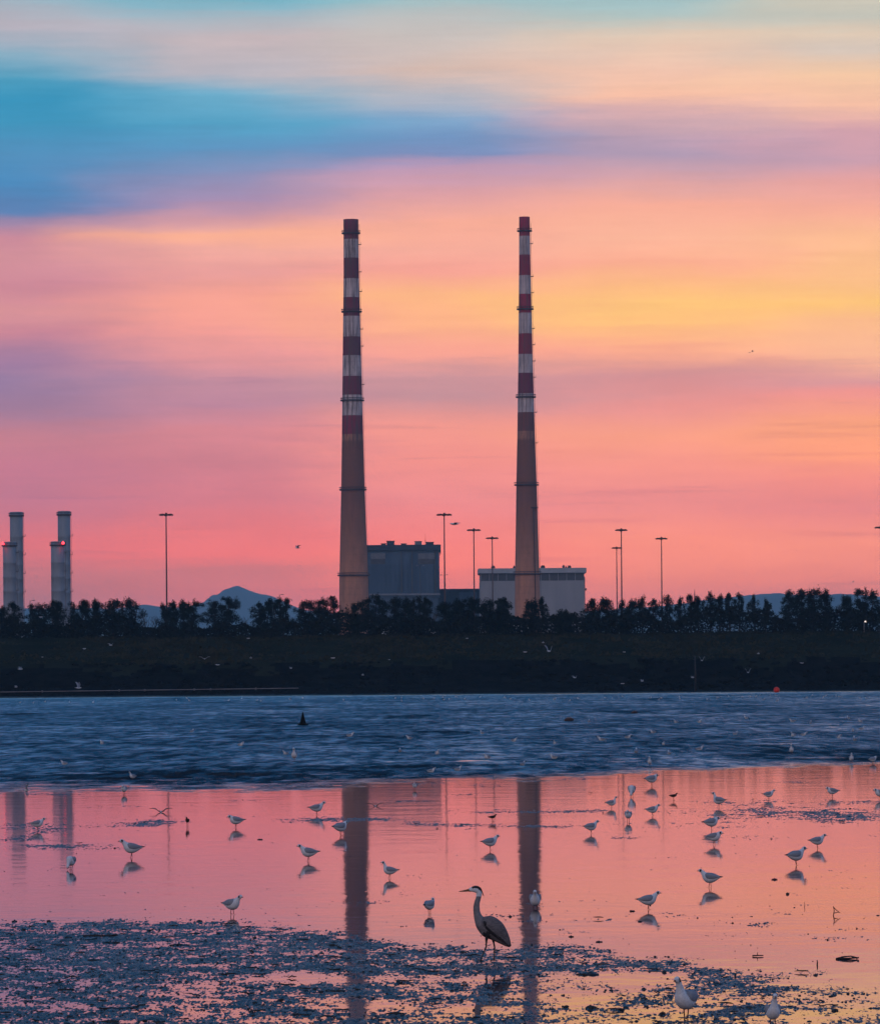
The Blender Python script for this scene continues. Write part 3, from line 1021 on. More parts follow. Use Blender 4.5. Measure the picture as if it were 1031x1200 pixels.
def chimney(axis, prof, D, bands, red, wash, rings, label, platforms, wide_ring, pipe=None):
    xb = axis(712)
    b = at(xb, 712, D)
    base = Vector((b.x, D, 3.0))
    t = thing('power_station_chimney', label, 'chimney', base, 'pair of tall striped power station chimneys')
    ys = np.array([q[0] for q in prof], float)
    hw = np.array([q[1] for q in prof], float)

    def zy(y):
        return at(515.5, y, D).z - 3.0

    def rad(y):
        return float(np.interp(y, ys, hw)) / F * D
    mb = MB()
    n = 48
    yy = list(np.linspace(ys[0], ys[-1] , 70))
    rings_v = [(rad(y), zy(y)) for y in yy]
    rings_v[-1] = (rings_v[-1][0], 0.0)
    # mouth of the flue
    rings_v = [(rings_v[0][0] * .8, rings_v[0][1] - 4.0), (rings_v[0][0] * .8, rings_v[0][1])] + rings_v
    vs = []
    for (r, z) in rings_v:
        for k in range(n):
            a = 2 * math.pi * k / n
            vs.append((r * math.cos(a), r * math.sin(a), z))
    fs = [((i + 1) * n + k, (i + 1) * n + (k + 1) % n, i * n + (k + 1) % n, i * n + k) for i in range(len(rings_v) - 1) for k in range(n)]
    fs.append(tuple(range(n)))
    mb.add(vs, fs)
    mb.build('shaft', chimney_mat('striped concrete ' + str(len(bands)), D, 3.0, bands, red, wash), t)
    for y in rings:
        ring_gallery(t, rad(y), zy(y), wide_ring)
    # ladder up the right side with rest platforms
    lad = MB()
    for s in (-.35, .35):
        pts = [(rad(y) * .985 + .45, -rad(y) * .16 + s, zy(y)) for y in np.linspace(262, 705, 40)]
        lad.tube(pts, .07, 4)
    for k in range(60):
        y = 262 + k * 7.4
        lad.box((rad(y) * .985 + .45, -rad(y) * .16, zy(y)), (.06, .7, .06))
    lad.build('ladder', M['dark_steel'], t)
    for y in platforms:
        pl = MB()
        pl.box((rad(y) + .62, -rad(y) * .16, zy(y)), (1.2, 1.5, .25))
        pl.box((rad(y) + 1.15, -rad(y) * .16, zy(y) + .6), (.1, 1.5, 1.0))
        pl.build('rest_platform', M['dark_steel'], t)
    if pipe:
        y0, off = pipe
        pb = MB()
        pts = [(rad(y) * off, -rad(y) * math.sqrt(1 - off * off) - .35, zy(y)) for y in np.linspace(y0, 720, 30)]
        pb.tube(pts, .22, 8)
        pb.build('downpipe', M['dark_steel'], t)
        pp = MB()
        y = y0
        pp.box((rad(y) * .72, -rad(y) * .72, zy(y)), (rad(y) * .5 + .8, rad(y) * .6, .4))
        pp.build('pipe_platform', M['dark_steel'], t)
    return t


chimney(lambda y: 411.2 + (y - 256) / 457 * 3.6,
        [(256.4, 8.8), (272, 8.7), (320, 9.0), (364, 9.8), (420, 10.9), (468, 11.7), (510, 12.5), (573, 13.8), (620, 15.2), (673, 16.7), (712, 17.4), (790, 18.8)], 2150,
        [(510.5, 'r'), (487.5, 'w'), (464, 'd'), (440.6, 'w'), (417, 'd'), (394.4, 'w'), (372, 'd'), (349, 'w'), (326, 'd'), (303.6, 'w'), (281.4, 'd')], (.32, .022, .065), .85,
        [272.4, 364.4, 468.4, 573, 673.4], 'left, slightly thicker striped chimney with darkened red bands, beside the dark boiler house', [286, 318, 341, 385, 405, 450, 646], .9)
chimney(lambda y: 614.1 + (y - 256) / 457 * 3.8,
        [(255, 6.2), (300, 6.6), (347, 7.3), (420, 8.4), (466, 9.4), (510, 10.3), (569, 12), (620, 13.0), (673, 14.3), (712, 14.8), (790, 16)], 2150,
        [(507, 'f'), (485, 'w'), (464, 'd'), (439, 'w'), (416, 'r'), (393, 'w'), (369.6, 'r'), (347.2, 'w'), (324, 'r'), (301.6, 'w'), (278, 'r')], (.46, .012, .06), .62,
        [271.4, 363, 466, 569, 673.4], 'right, slimmer striped chimney with brighter red bands, in front of the pale turbine hall', [286.5, 325, 344, 386, 405, 424, 443, 484, 520], .95, (596, .62))

# ------------------------------------------------------------------ buildings
def bx(mb, x0, x1, y0, y1, D, dep, proud=0.0, mi=0, org=None, base=None):
    """box whose front face covers the picture rectangle x0..x1, y0..y1 at distance D"""
    a, b = at(x0, (y0 + y1) / 2, D), at(x1, (y0 + y1) / 2, D)
    xm = (x0 + x1) / 2
    zt = at(xm, y0, D).z
    zb = base if base is not None else at(xm, y1, D).z
    c = Vector(((a.x + b.x) / 2, D - proud + dep / 2, (zt + zb) / 2)) - org
    mb.box(c, (b.x - a.x, dep, zt - zb))


DB = 2260
org = at(474, 712, DB)
org.z = 3.0
t = thing('boiler_house', 'dark blue grey boiler house with roof vents beside the left chimney', 'building', org)
mb = MB()
bx(mb, 428, 515, 645, 700, DB, 50, org=org)
bx(mb, 429, 513.5, 700, 720, DB, 50, proud=-.6, org=org, base=3.0)
for k in range(17):
    x = 432 + k * 5.05
    bx(mb, x, x + .45, 661, 696, DB, .5, proud=.35, org=org)
mb.build('wall', M['blue_clad'], t, smooth=False)
mb = MB()
bx(mb, 427, 516.5, 638.5, 645, DB, 52, proud=1.2, org=org)
p1, p2 = at(516.5, 645, DB) - org, at(515, 649, DB) - org
mb.add([(p1.x, -1.2, p1.z), (p1.x, 50, p1.z), (p2.x + .05, 50, p2.z), (p2.x + .05, -1.2, p2.z)], [(0, 1, 2, 3), (3, 2, 1, 0)])
rf = mb.build('roof', M['dark_clad'], t, smooth=False)
for (x0, x1, y0, m) in ((453, 462, 634.2, 'dark_clad'), (486, 494, 634.5, 'louvre'), (499, 508, 635.5, 'dark_clad'), (446.5, 452, 637.2, 'steel'), (470, 476, 637.3, 'steel')):
    mb = MB()
    bx(mb, x0, x1, y0, 638.4, DB + 6, 8, org=org)
    bx(mb, x0 - .4, x1 + .4, y0 - .5, y0, DB + 5.6, 8.8, org=org)
    mb.build('roof_vent', M[m], t, smooth=False)
mb = MB()
a = at(498.5, 638.4, DB + 6) - org
mb.tube([a, a + Vector((0, 0, 5.2))], [.14, .06], 5)
mb.build('aerial', M['dark_steel'], t)
for (x0, x1) in ((434.5, 451.5), (490, 509)):
    mb = MB()
    bx(mb, x0, x1, 648.5, 655.2, DB, 1.0, proud=.3, org=org)
    for k in range(4):
        bx(mb, x0, x1, 649.2 + k * 1.6, 649.6 + k * 1.6, DB, .5, proud=.55, org=org)
    mb.build('louvre_panel', M['louvre'], t, smooth=False)
    mb = MB()
    bx(mb, x0, x1, 655.4, 661, DB, .8, proud=.12, org=org)
    mb.build('window_band', M['dark_glass'], t, smooth=False)
mb = MB()
bx(mb, 428.5, 515.6, 695.5, 697.6, DB, 3, proud=.9, org=org)
mb.build('ledge', M['louvre'], t, smooth=False)
for x in (470, 482.5, 509.5):
    mb = MB()
    bx(mb, x, x + 1.0, 646, 695, DB, .8, proud=.7, org=org)
    mb.build('downpipe', M['steel'], t, smooth=False)

DL = 2300
org = at(538, 712, DL)
org.z = 3.0
t = thing('link_building', 'low flat blue building between the dark boiler house and pale turbine hall', 'building', org)
mb = MB()
bx(mb, 512, 564, 691.2, 720, DL, 30, org=org, base=3.0)
mb.build('wall', M['dark_clad'], t, smooth=False)
mb = MB()
bx(mb, 511, 565, 690, 691.2, DL, 31, proud=.6, org=org)
mb.build('roof', M['blue_clad'], t, smooth=False)
mb = MB()
bx(mb, 538, 559, 694, 718, DL, .8, proud=.3, org=org)
for x in (544.5, 551.5):
    bx(mb, x, x + .5, 694, 718, DL, .5, proud=.5, org=org)
mb.build('door_panel', M['blue_clad'], t, smooth=False)

DT = 2240
org = at(624, 712, DT)
org.z = 3.0
t = thing('turbine_hall', 'pale grey turbine hall with dark window band behind the right chimney', 'building', org)
mb = MB()
bx(mb, 562.5, 684.5, 680.6, 724, DT, 45, org=org, base=3.0)
bx(mb, 562.5, 684.5, 671.5, 680.6, DT, 43, proud=-2, org=org)
for k in range(24):
    x = 563.5 + k * 5.15
    bx(mb, x, x + .3, 681.5, 722, DT, .4, proud=.12, org=org)
mb.build('wall', M['concrete'], t, smooth=False)
mb = MB()
bx(mb, 560.3, 686.8, 665.8, 671.5, DT, 48, proud=1.4, org=org)
mb.build('roof', M['light_trim'], t, smooth=False)
mb = MB()
bx(mb, 562.6, 684.4, 672.0, 680.4, DT, 1.0, proud=-.7, org=org)
mb.build('window_band', M['dark_glass'], t, smooth=False)
mb = MB()
for k in range(13):
    x = 563 + k * 10.05
    mb = MB()
    bx(mb, x, x + .5, 671.6, 680.6, DT, .9, proud=.05, org=org)
    mb.build('mullion', M['light_trim'], t, smooth=False)
for (x0, x1, y0) in ((575.5, 580, 664), (601, 603.6, 664), (633.5, 638.5, 663.6), (659, 661.5, 663.0), (662.3, 664, 664.2), (665, 669, 663.7)):
    mb = MB()
    bx(mb, x0, x1, y0, 665.7, DT + 8, 5, org=org)
    bx(mb, x0 + .6, x1 - .6, y0 - 1.1, y0, DT + 9, 3, org=org)
    mb.build('roof_vent', M['dark_steel'], t, smooth=False)
mb = MB()
bx(mb, 684.6, 685.4, 676, 722, DT + 4, 1.0, org=org)
bx(mb, 684.7, 687, 689.5, 692, DT + 4, 1.5, proud=.4, org=org)
mb.build('side_ladder', M['steel'], t, smooth=False)


# ------------------------------------------------------------------ grey stacks at the left
def stack(x0, x1, ytop, D, label, lamp=None, collar=True):
    xm = (x0 + x1) / 2
    b = at(xm, 715, D)
    base = Vector((b.x, D, 3.0))
    t = thing('metal_stack', label, 'stack', base, 'grey metal stacks at the left')
    r = (x1 - x0) / 2 / F * D
    zt = at(xm, ytop, D).z - 3.0
    mb = MB()
    n = 32
    prof = [(r * 1.0, 0)]
    z = 6.0
    while z < zt - 7:
        prof += [(r, z), (r * 1.022, z + .12), (r * 1.022, z + .5), (r, z + .62)]
        z += 6.2
    prof += [(r, zt), (r * .86, zt), (r * .86, zt - 3)]
    vs, fs = [], []
    for (q, zz) in prof:
        vs += [(q * math.cos(2 * math.pi * k / n), q * math.sin(2 * math.pi * k / n), zz) for k in range(n)]
    for i in range(len(prof) - 1):
        for k in range(n):
            fs.append((i * n + k, i * n + (k + 1) % n, (i + 1) * n + (k + 1) % n, (i + 1) * n + k))
    fs.append(tuple((len(prof) - 1) * n + k for k in range(n)))
    mb.add(vs, fs)
    mb.build('shaft', M['stack_metal'], t)
    ring_gallery(t, r, zt - 1.6, .55, 'collar')
    ld = MB()
    for s in (-.3, .3):
        ld.tube([(r + .35, -r * .2 + s, 0), (r + .35, -r * .2 + s, zt)], .06, 4)
    z = 5.0
    while z < zt - 3:
        ld.box((r + .5, -r * .2, z), (1.1, 1.2, .22))
        ld.box((r + 1.0, -r * .2, z + .6), (.08, 1.2, 1.0))
        z += 8.2
    ld.build('ladder', M['dark_steel'], t)
    if lamp:
        p = at(lamp[0], lamp[1], D) - base
        mb = MB()
        lump(mb, (p.x, -r - .95, p.z), .80, .80, .80, 0, np.random.RandomState(1))
        mb.build('warning_lamp', M['red_glow'], t)
    return t


stack(12.8, 28.2, 600, 2080, 'tall grey stack behind the leftmost short stack')
stack(68.8, 83.6, 599, 2080, 'tall grey stack behind the second short stack, nearer the light mast')
stack(4.4, 20.0, 635, 2040, 'short grey stack at the left edge with a red lamp on its left rim', (4.9, 637.6))
stack(60.6, 76.8, 634.5, 2040, 'short grey stack with a red lamp on its right rim', (75.2, 636.8))


# ------------------------------------------------------------------ high light masts
def mast(x, ytop, D, hw, label, nf=8, seed=0):
    b = at(x, 745, D)
    base = Vector((b.x, D, 3.0))
    zt = at(x, ytop, D).z - 3.0
    r = random.Random(seed)
    t = thing('light_mast', label, 'light mast', base, 'tall floodlight masts in the port')
    mb = MB()
    mb.tube([(0, 0, 0), (0, 0, zt * .5), (0, 0, zt)], [.30, .24, .17], 10)
    mb.build('pole', M['dark_steel'], t)
    W = hw / F * D
    mb = MB()
    mb.tube([(0, 0, zt - .5), (0, 0, zt + .55)], [.4, .28], 10)
    for k in range(nf):
        a = 2 * math.pi * k / nf + .2
        mb.tube([(0, 0, zt), (W * .9 * math.cos(a), W * .9 * math.sin(a), zt + .05)], .09, 5)
    mb.tube([(W * .8 * math.cos(q * math.pi / 8), W * .8 * math.sin(q * math.pi / 8), zt + .05) for q in range(17)], .08, 5)
    mb.build('head_frame', M['dark_steel'], t)
    for k in range(nf):
        a = 2 * math.pi * k / nf + .2
        fb = MB()
        fb.box((W * math.cos(a), W * math.sin(a), zt - .12), (.85, .6, .42), rz=a)
        fb.box((W * .92 * math.cos(a), W * .92 * math.sin(a), zt + .14), (.4, .4, .2), rz=a)
        fb.build('floodlight', M['dark_steel'], t, smooth=False)


mast(196, 603, 1400, 6.6, 'lone tall floodlight mast at the left, between the stacks and the peak', seed=1)
mast(521.5, 603, 1450, 7.4, 'tallest floodlight mast at the right side of the dark boiler house', seed=2)
mast(556, 621, 1600, 6.6, 'floodlight mast rising from the low linking building', seed=3)
mast(577.5, 630.5, 1700, 6, 'floodlight mast in front of the pale turbine hall, left of the right chimney', seed=4)
mast(723, 642, 1850, 4.6, 'shorter, fainter mast of the close pair right of the turbine hall', seed=5)
mast(728.6, 621, 1550, 5.6, 'taller mast of the close pair right of the turbine hall', seed=6)
mast(775.5, 631, 1650, 5.6, 'single floodlight mast standing right of the close pair', seed=7)
mast(1032.5, 618, 1550, 5.8, 'floodlight mast cut by the right edge of the picture', seed=8)


def street_lamp(x, ytop, D, arm, label, lit=False, double=False, h=None):
    b = at(x, 745, D)
    base = Vector((b.x, D, 3.0 if D > 1000 else 10.7))
    zt = at(x, ytop, D).z - base.z
    t = thing('street_lamp', label, 'street lamp', base, 'street lamps among the trees')
    mb = MB()
    mb.tube([(0, 0, 0), (0, 0, zt)], [.16, .1], 7)
    A = arm / F * D
    sides = (1, -1) if double else (1,)
    for s in sides:
        mb.tube([(0, 0, zt - .2), (s * A * .4, 0, zt + .1), (s * A, 0, zt + .1)], .07, 5)
    mb.build('pole', M['steel'], t)
    for s in sides:
        hb = MB()
        q = .42 if lit else 1.0
        hb.box((s * (A + .25 * q), 0, zt + .06), (.9 * q, .4 * q, .2))
        hb.box((s * (A + .25 * q), 0, zt + .2), (.6 * q, .3 * q, .1))
        hb.build('lamp_head', M['lamp_glow'] if lit else M['louvre'], t, smooth=False)


street_lamp(493, 663, 1900, 3, 'pale double-armed street lamp before the dark boiler house', double=True)
street_lamp(521, 674, 1900, 2.6, 'double-armed street lamp at the right corner of the boiler house', double=True)
street_lamp(328, 697, 1500, 2.6, 'small street lamp poking above the pine right of the peak')
street_lamp(36, 704, 1500, 3.4, 'small street lamp between the two pairs of stacks')
street_lamp(81.5, 737, 936, 1.0, 'short lit lamp under the pines by the right stacks', lit=True)
street_lamp(1012, 729, 904, 1.0, 'short lit lamp under the right edge pine', lit=True)
# thin rod behind slim pines
b = at(814, 745, 1400)
mb = MB()
z1 = at(814, 690, 1400).z
mb.tube([(0, 0, 0), (0, 0, z1 - 4.5)], [.22, .16], 7)
mb.tube([(0, 0, z1 - 4.6), (0, 0, z1 - 3)], [.12, .04], 6)
o = mb.build('flag_pole', M['dark_steel'], loc=(b.x, 1400, 3.0))
tag(o, 'thin bare pole rising above the slim pines on the right', 'pole')


# parked white vans glimpsed below the trees
def van(x, D, label, rz):
    b = at(x, 742, D)
    t = thing('parked_van', label, 'van', Vector((b.x, D, 11.05)), 'white vans parked behind the bank', rz)
    mb = MB()
    sec = [(-2.3, .45, 1.9), (-2.2, .4, 2.0), (.9, .4, 2.0), (1.7, .4, 1.25), (2.3, .4, 1.1), (2.35, .5, .9)]
    vs, fs = [], []
    for (x_, z0, z1) in sec:
        vs += [(x_, -.9, z0), (x_, .9, z0), (x_, .82, z1), (x_, -.82, z1)]
    for i in range(len(sec) - 1):
        for k in range(4):
            fs.append((i * 4 + k, i * 4 + (k + 1) % 4, i * 4 + 4 + (k + 1) % 4, i * 4 + 4 + k))
    fs += [(3, 2, 1, 0), tuple(range(20, 24))]
    mb.add(vs, fs)
    mb.build('body', M['van_white'], t, smooth=False)
    for s in (-1, 1):
        w = MB()
        w.box((.55, s * .865, 1.5), (.9, .06, .5))
        w.build('side_window', M['dark_glass'], t, smooth=False)
    for sx in (-1.5, 1.5):
        for s in (-1, 1):
            wb = MB()
            wb.tube([(sx, s * .75, .33), (sx, s * .95, .33)], .34, 14)
            wb.build('wheel', M['tyre'], t)


van(454, 945, 'white van half hidden between the pines before the boiler house', .1)
van(504, 950, 'white van half hidden under the pine right of the boiler house middle', -.1)
van(611, 945, 'white van half hidden at the foot of the right chimney', .05)

# ------------------------------------------------------------------ water marks and floats
g0 = ground(355, 850)
t = thing('channel_buoy', 'black conical buoy standing alone in the blue channel', 'buoy', g0)
mb = MB()
n = 20
h = 15.5 / F * g0.y
vs, fs = [], []
for (r, z) in ((.27, -.1), (.27, .05), (.245, .1), (.13, h * .55), (.05, h * .93), (.045, h), (.0, h + .01)):
    vs += [(r * math.cos(2 * math.pi * k / n), r * math.sin(2 * math.pi * k / n), z) for k in range(n)]
for i in range(6):
    for k in range(n):
        fs.append((i * n + k, i * n + (k + 1) % n, (i + 1) * n + (k + 1) % n, (i + 1) * n + k))
mb.add(vs, fs)
mb.build('cone', M['black_buoy'], t)
mb = MB()
mb.tube([(.32 * math.cos(q * math.pi / 10), .32 * math.sin(q * math.pi / 10), .05) for q in range(21)], .06, 8)
mb.build('float_collar', M['black_buoy'], t)

g0 = ground(909.5, 811.3)
t = thing('mooring_buoy', 'round orange red buoy by the far shore at right', 'buoy', g0)
mb = MB()
r = 3.6 / F * g0.y
vs, fs = [], []
for i in range(9):
    a = math.pi * i / 8
    vs += [(r * math.sin(a) * math.cos(2 * math.pi * k / 16), r * math.sin(a) * math.sin(2 * math.pi * k / 16), r * .75 + r * math.cos(a)) for k in range(16)]
for i in range(8):
    for k in range(16):
        fs.append((i * 16 + k, i * 16 + 16 + k, i * 16 + 16 + (k + 1) % 16, i * 16 + (k + 1) % 16))
mb.add(vs, fs)
mb.build('ball', M['orange_buoy'], t)
mb = MB()
mb.tube([(r * .18 * math.cos(q * math.pi / 8), 0, r * 1.78 + r * .18 * math.sin(q * math.pi / 8)) for q in range(17)], r * .05, 6)
mb.build('lifting_ring', M['dark_steel'], t)


def barrel(x, y, wpx, label, lump_n):
    g0 = ground(x, y)
    t = thing('mooring_float', label, 'float', g0)
    W = wpx / F * g0.y
    mb = MB()
    rr_ = np.random.RandomState(lump_n)
    mb.loft([(-W / 2, .02, .02, .02), (-W * .46, .05, W * .16, W * .14), (-W * .2, .09, W * .26, W * .21), (W * .2, .1, W * .26, W * .22), (W * .46, .06, W * .16, W * .14), (W / 2, .03, .02, .02)], 14)
    mb.build('hull', M['float_brown'], t)
    mb = MB()
    for k in range(lump_n):
        lump(mb, (rr_.uniform(-W * .3, W * .3), rr_.uniform(-W * .1, W * .1), .09 + W * .2), W * .12, W * .12, W * .10, 0, rr_)
    mb.build('weed_cap', M['float_top'], t)


barrel(666.5, 845, 10.5, 'larger brown weedy float in the blue channel, right of the middle', 6)
barrel(743, 836, 7, 'smaller brown float further out in the blue channel', 4)

b = ground(831.5, 811)
mb = MB()
mb.tube([(0, 0, -.4), (.05, 0, 3.2), (.0, 0, 6.3)], [.17, .14, .11], 8)
mb.tube([(-.3, 0, 5.6), (.3, 0, 5.7)], .06, 6)
o = mb.build('mooring_post', M['wood'], loc=(b.x, 838, 0))
tag(o, 'dark upright timber post at the far waterline', 'post')

# pale pipe along the rocks at the left
mb = MB()
pts = [at(x, np.interp(x, [-40, 0, 260, 350], [811.6, 811, 807.6, 806.4]), 843) for x in np.linspace(-40, 350, 30)]
o0 = pts[0].copy()
t = thing('pipe', 'thin pale pipe running along the rocks of the far shore at left', 'pipe', o0)
mb.tube([p - o0 for p in pts], .085, 7)
mb.build('tube', M['pale_pipe'], t)
for x in (50, 140, 170, 228, 247, 300):
    p = at(x, np.interp(x, [-40, 0, 260, 350], [811.6, 811, 807.6, 806.4]), 843) - o0
    mb = MB()
    mb.tube([p - Vector((.14, 0, 0)), p + Vector((.14, 0, 0))], .2, 10)
    mb.build('flange', M['pale_pipe'], t)


# ------------------------------------------------------------------ birds
GM = [M['white_feather'], M['grey_feather'], M['black_feather'], M['red_leg']]


def gull_mesh(name, pose='stand', seed=0, hood=.0):
    """a small gull facing +x, bill tip to wing tip = 1, feet on z = 0 (or water line when swimming)"""
    r = random.Random(seed)
    body = [(.17, .440, .118, .135), (.09, .390, .142, .158), (-.02, .372, .142, .150), (-.13, .376, .118, .118), (-.24, .390, .078, .074), (-.33, .400, .056, .028), (-.40, .402, .040, .006)]
    if pose in ('stand', 'swim', 'wade'):
        head = [(.500, .600, .004, .005), (.440, .606, .015, .017), (.415, .612, .036, .042), (.370, .616, .052, .060), (.318, .590, .050, .060), (.262, .535, .062, .078)]
        eye = (.39, .622)
    elif pose == 'alert':
        head = [(.452, .705, .004, .005), (.392, .712, .015, .017), (.366, .718, .036, .042), (.322, .722, .051, .058), (.276, .690, .047, .055), (.240, .610, .055, .066), (.212, .530, .075, .09)]
        eye = (.342, .728)
    elif pose == 'hunch':
        head = [(.455, .520, .004, .005), (.395, .527, .015, .017), (.368, .536, .038, .044), (.325, .545, .056, .064), (.265, .528, .066, .08), (.215, .49, .085, .10)]
        eye = (.345, .552)
    elif pose == 'peck':
        head = [(.40, .095, .004, .005), (.385, .145, .015, .017), (.380, .170, .036, .042), (.360, .190, .052, .058), (.325, .240, .050, .058), (.262, .330, .066, .085)]
        eye = (.372, .165)
    else:   # preen: head turned back over the shoulder
        head = [(.16, .535, .004, .005), (.205, .560, .015, .017), (.225, .575, .036, .042), (.265, .590, .052, .058), (.300, .555, .050, .058), (.250, .49, .075, .09)]
        eye = (.245, .59)
    dz = -.080
    if pose == 'swim':
        dz = -.275
    if pose == 'wade':
        dz = -.16
    mb = MB()

    def zone(x, y, z, u, a):
        if u < .10:
            return 3 if u < .075 else 0
        if hood and .10 < u < .26 and r.random() < 2 and z - dz > eye[1] - .05 - hood * .05:
            return 2 if hood > .5 else 0
        if abs(x - (eye[0] - .045)) < .034 and abs(z - dz - eye[1] + .004) < .036 and abs(y) > .02:
            return 2
        if u > .93:
            return 0
        return 0
    secs = [(q[0], q[1] + dz, q[2], q[3]) for q in head + body]
    mb.loft(secs, 16, zone, 5)
    # eyes
    for s in (-1, 1):
        lump(mb, (eye[0], s * .042, eye[1] + dz), .010, .008, .010, 2, np.random.RandomState(2))
    # folded wings, grey with black tips
    for s in (-1, 1):
        w = [(.165, .465 + dz, .012, .03, s * .085), (.11, .465 + dz, .036, .080, s * .115), (.0, .445 + dz, .042, .098, s * .128), (-.13, .432 + dz, .036, .082, s * .108),
             (-.25, .424 + dz, .024, .048, s * .070), (-.36, .420 + dz, .013, .024, s * .034), (-.47, .425 + dz, .004, .006, s * .006)]
        mb.loft(w, 10, lambda x, y, z, u, a: 2 if u > .80 else 1, 4)
    # back saddle joining the wings
    mb.loft([(.15, .53 + dz, .03, .02), (.07, .525 + dz, .09, .034), (-.04, .502 + dz, .10, .036), (-.17, .470 + dz, .075, .03), (-.29, .442 + dz, .04, .016)], 10, 1, 3)
    if pose not in ('swim',):
        for s, fx in ((-1, -.012), (1, .045)):
            k = [(.02, s * .045, max(.05, .27 + dz)), (.005 + fx * .3, s * .045, .12 if pose != 'wade' else .03), (fx, s * .045, .012)]
            mb.tube(k, [.020, .0105, .010], 6, 3)
            mb.add([(fx - .02, s * .045, .012), (fx + .075, s * .045 - .035, .004), (fx + .085, s * .045, .004), (fx + .075, s * .045 + .035, .004), (fx - .02, s * .045, .002)], [(0, 1, 2), (0, 2, 3), (4, 2, 1), (4, 3, 2)], 3)
    mb.v = [(q[0] * .90, q[1], q[2]) for q in mb.v]
    return mb.data(name, GM)


def flying_mesh(name, lift, twist=0.0, fold=0.0, dark=False):
    """gull on the wing facing +x, centred on its body, length 1"""
    mb = MB()
    mb.loft([(.50, .0, .004, .005), (.44, .005, .015, .016), (.40, .01, .042, .045), (.34, .012, .055, .058), (.24, .0, .078, .08), (.08, -.005, .10, .10), (-.12, .0, .085, .08), (-.28, .01, .055, .045), (-.40, .012, .075, .012), (-.5, .012, .085, .004)],
            12, lambda x, y, z, u, a: 3 if u < .09 else 0, 4)
    for s in (-1, 1):
        st = []
        for f, ch, th in ((0.0, .25, .030), (.18, .26, .028), (.42, .24, .022), (.62, .19, .016), (.82, .12, .010), (1.0, .02, .004)):
            span = .06 + f * 1.12
            y = s * span * math.cos(R(lift) * min(1, f * 2.2) - R(fold) * max(0, f - .4))
            z = .03 + span * math.sin(R(lift)) * min(1, f * 1.6) - max(0, f - .42) * math.sin(R(fold)) * 1.1
            xo = .10 + .10 * min(f, .42) * 2 - max(0, f - .42) * .62
            st.append((xo, y, z, ch, th))
        n = 8
        vs, fs, ms = [], [], []
        for (xo, y, z, ch, th) in st:
            for k in range(n):
                a = 2 * math.pi * k / n
                vs.append((xo - ch * .35 + math.cos(a) * ch * .5, y, z + math.sin(a) * th + math.cos(a) * ch * twist))
        for i in range(len(st) - 1):
            for k in range(n):
                q = (i * n + k, i * n + (k + 1) % n, (i + 1) * n + (k + 1) % n, (i + 1) * n + k)
                mb.add([], [])
                fs.append(q if s > 0 else q[::-1])
                ms.append(2 if i >= 4 else 1)
        fs.append(tuple((len(st) - 1) * n + k for k in range(n)))
        ms.append(2)
        b0 = len(mb.v)
        mb.v.extend(vs)
        for q, m_ in zip(fs, ms):
            mb.f.append(tuple(b0 + i for i in q))
            mb.m.append(m_)
    return mb.data(name, GM if not dark else [M['brown_feather'], M['brown_feather'], M['black_feather'], M['red_leg']])


GU = {k: gull_mesh('gull ' + k, k, i) for i, k in enumerate(('stand', 'alert', 'hunch', 'peck', 'preen', 'swim', 'wade'))}
HH = {'stand': .598, 'alert': .70, 'hunch': .53, 'peck': .49, 'preen': .565, 'swim': .40, 'wade': .516}
FLY = {'up': flying_mesh('gull wings up', 38, .25, 45), 'glide': flying_mesh('gull gliding', 8, .05, 12), 'down': flying_mesh('gull wings down', -22, -.1, -10), 'high': flying_mesh('gull wings high', 62, .3, 20)}

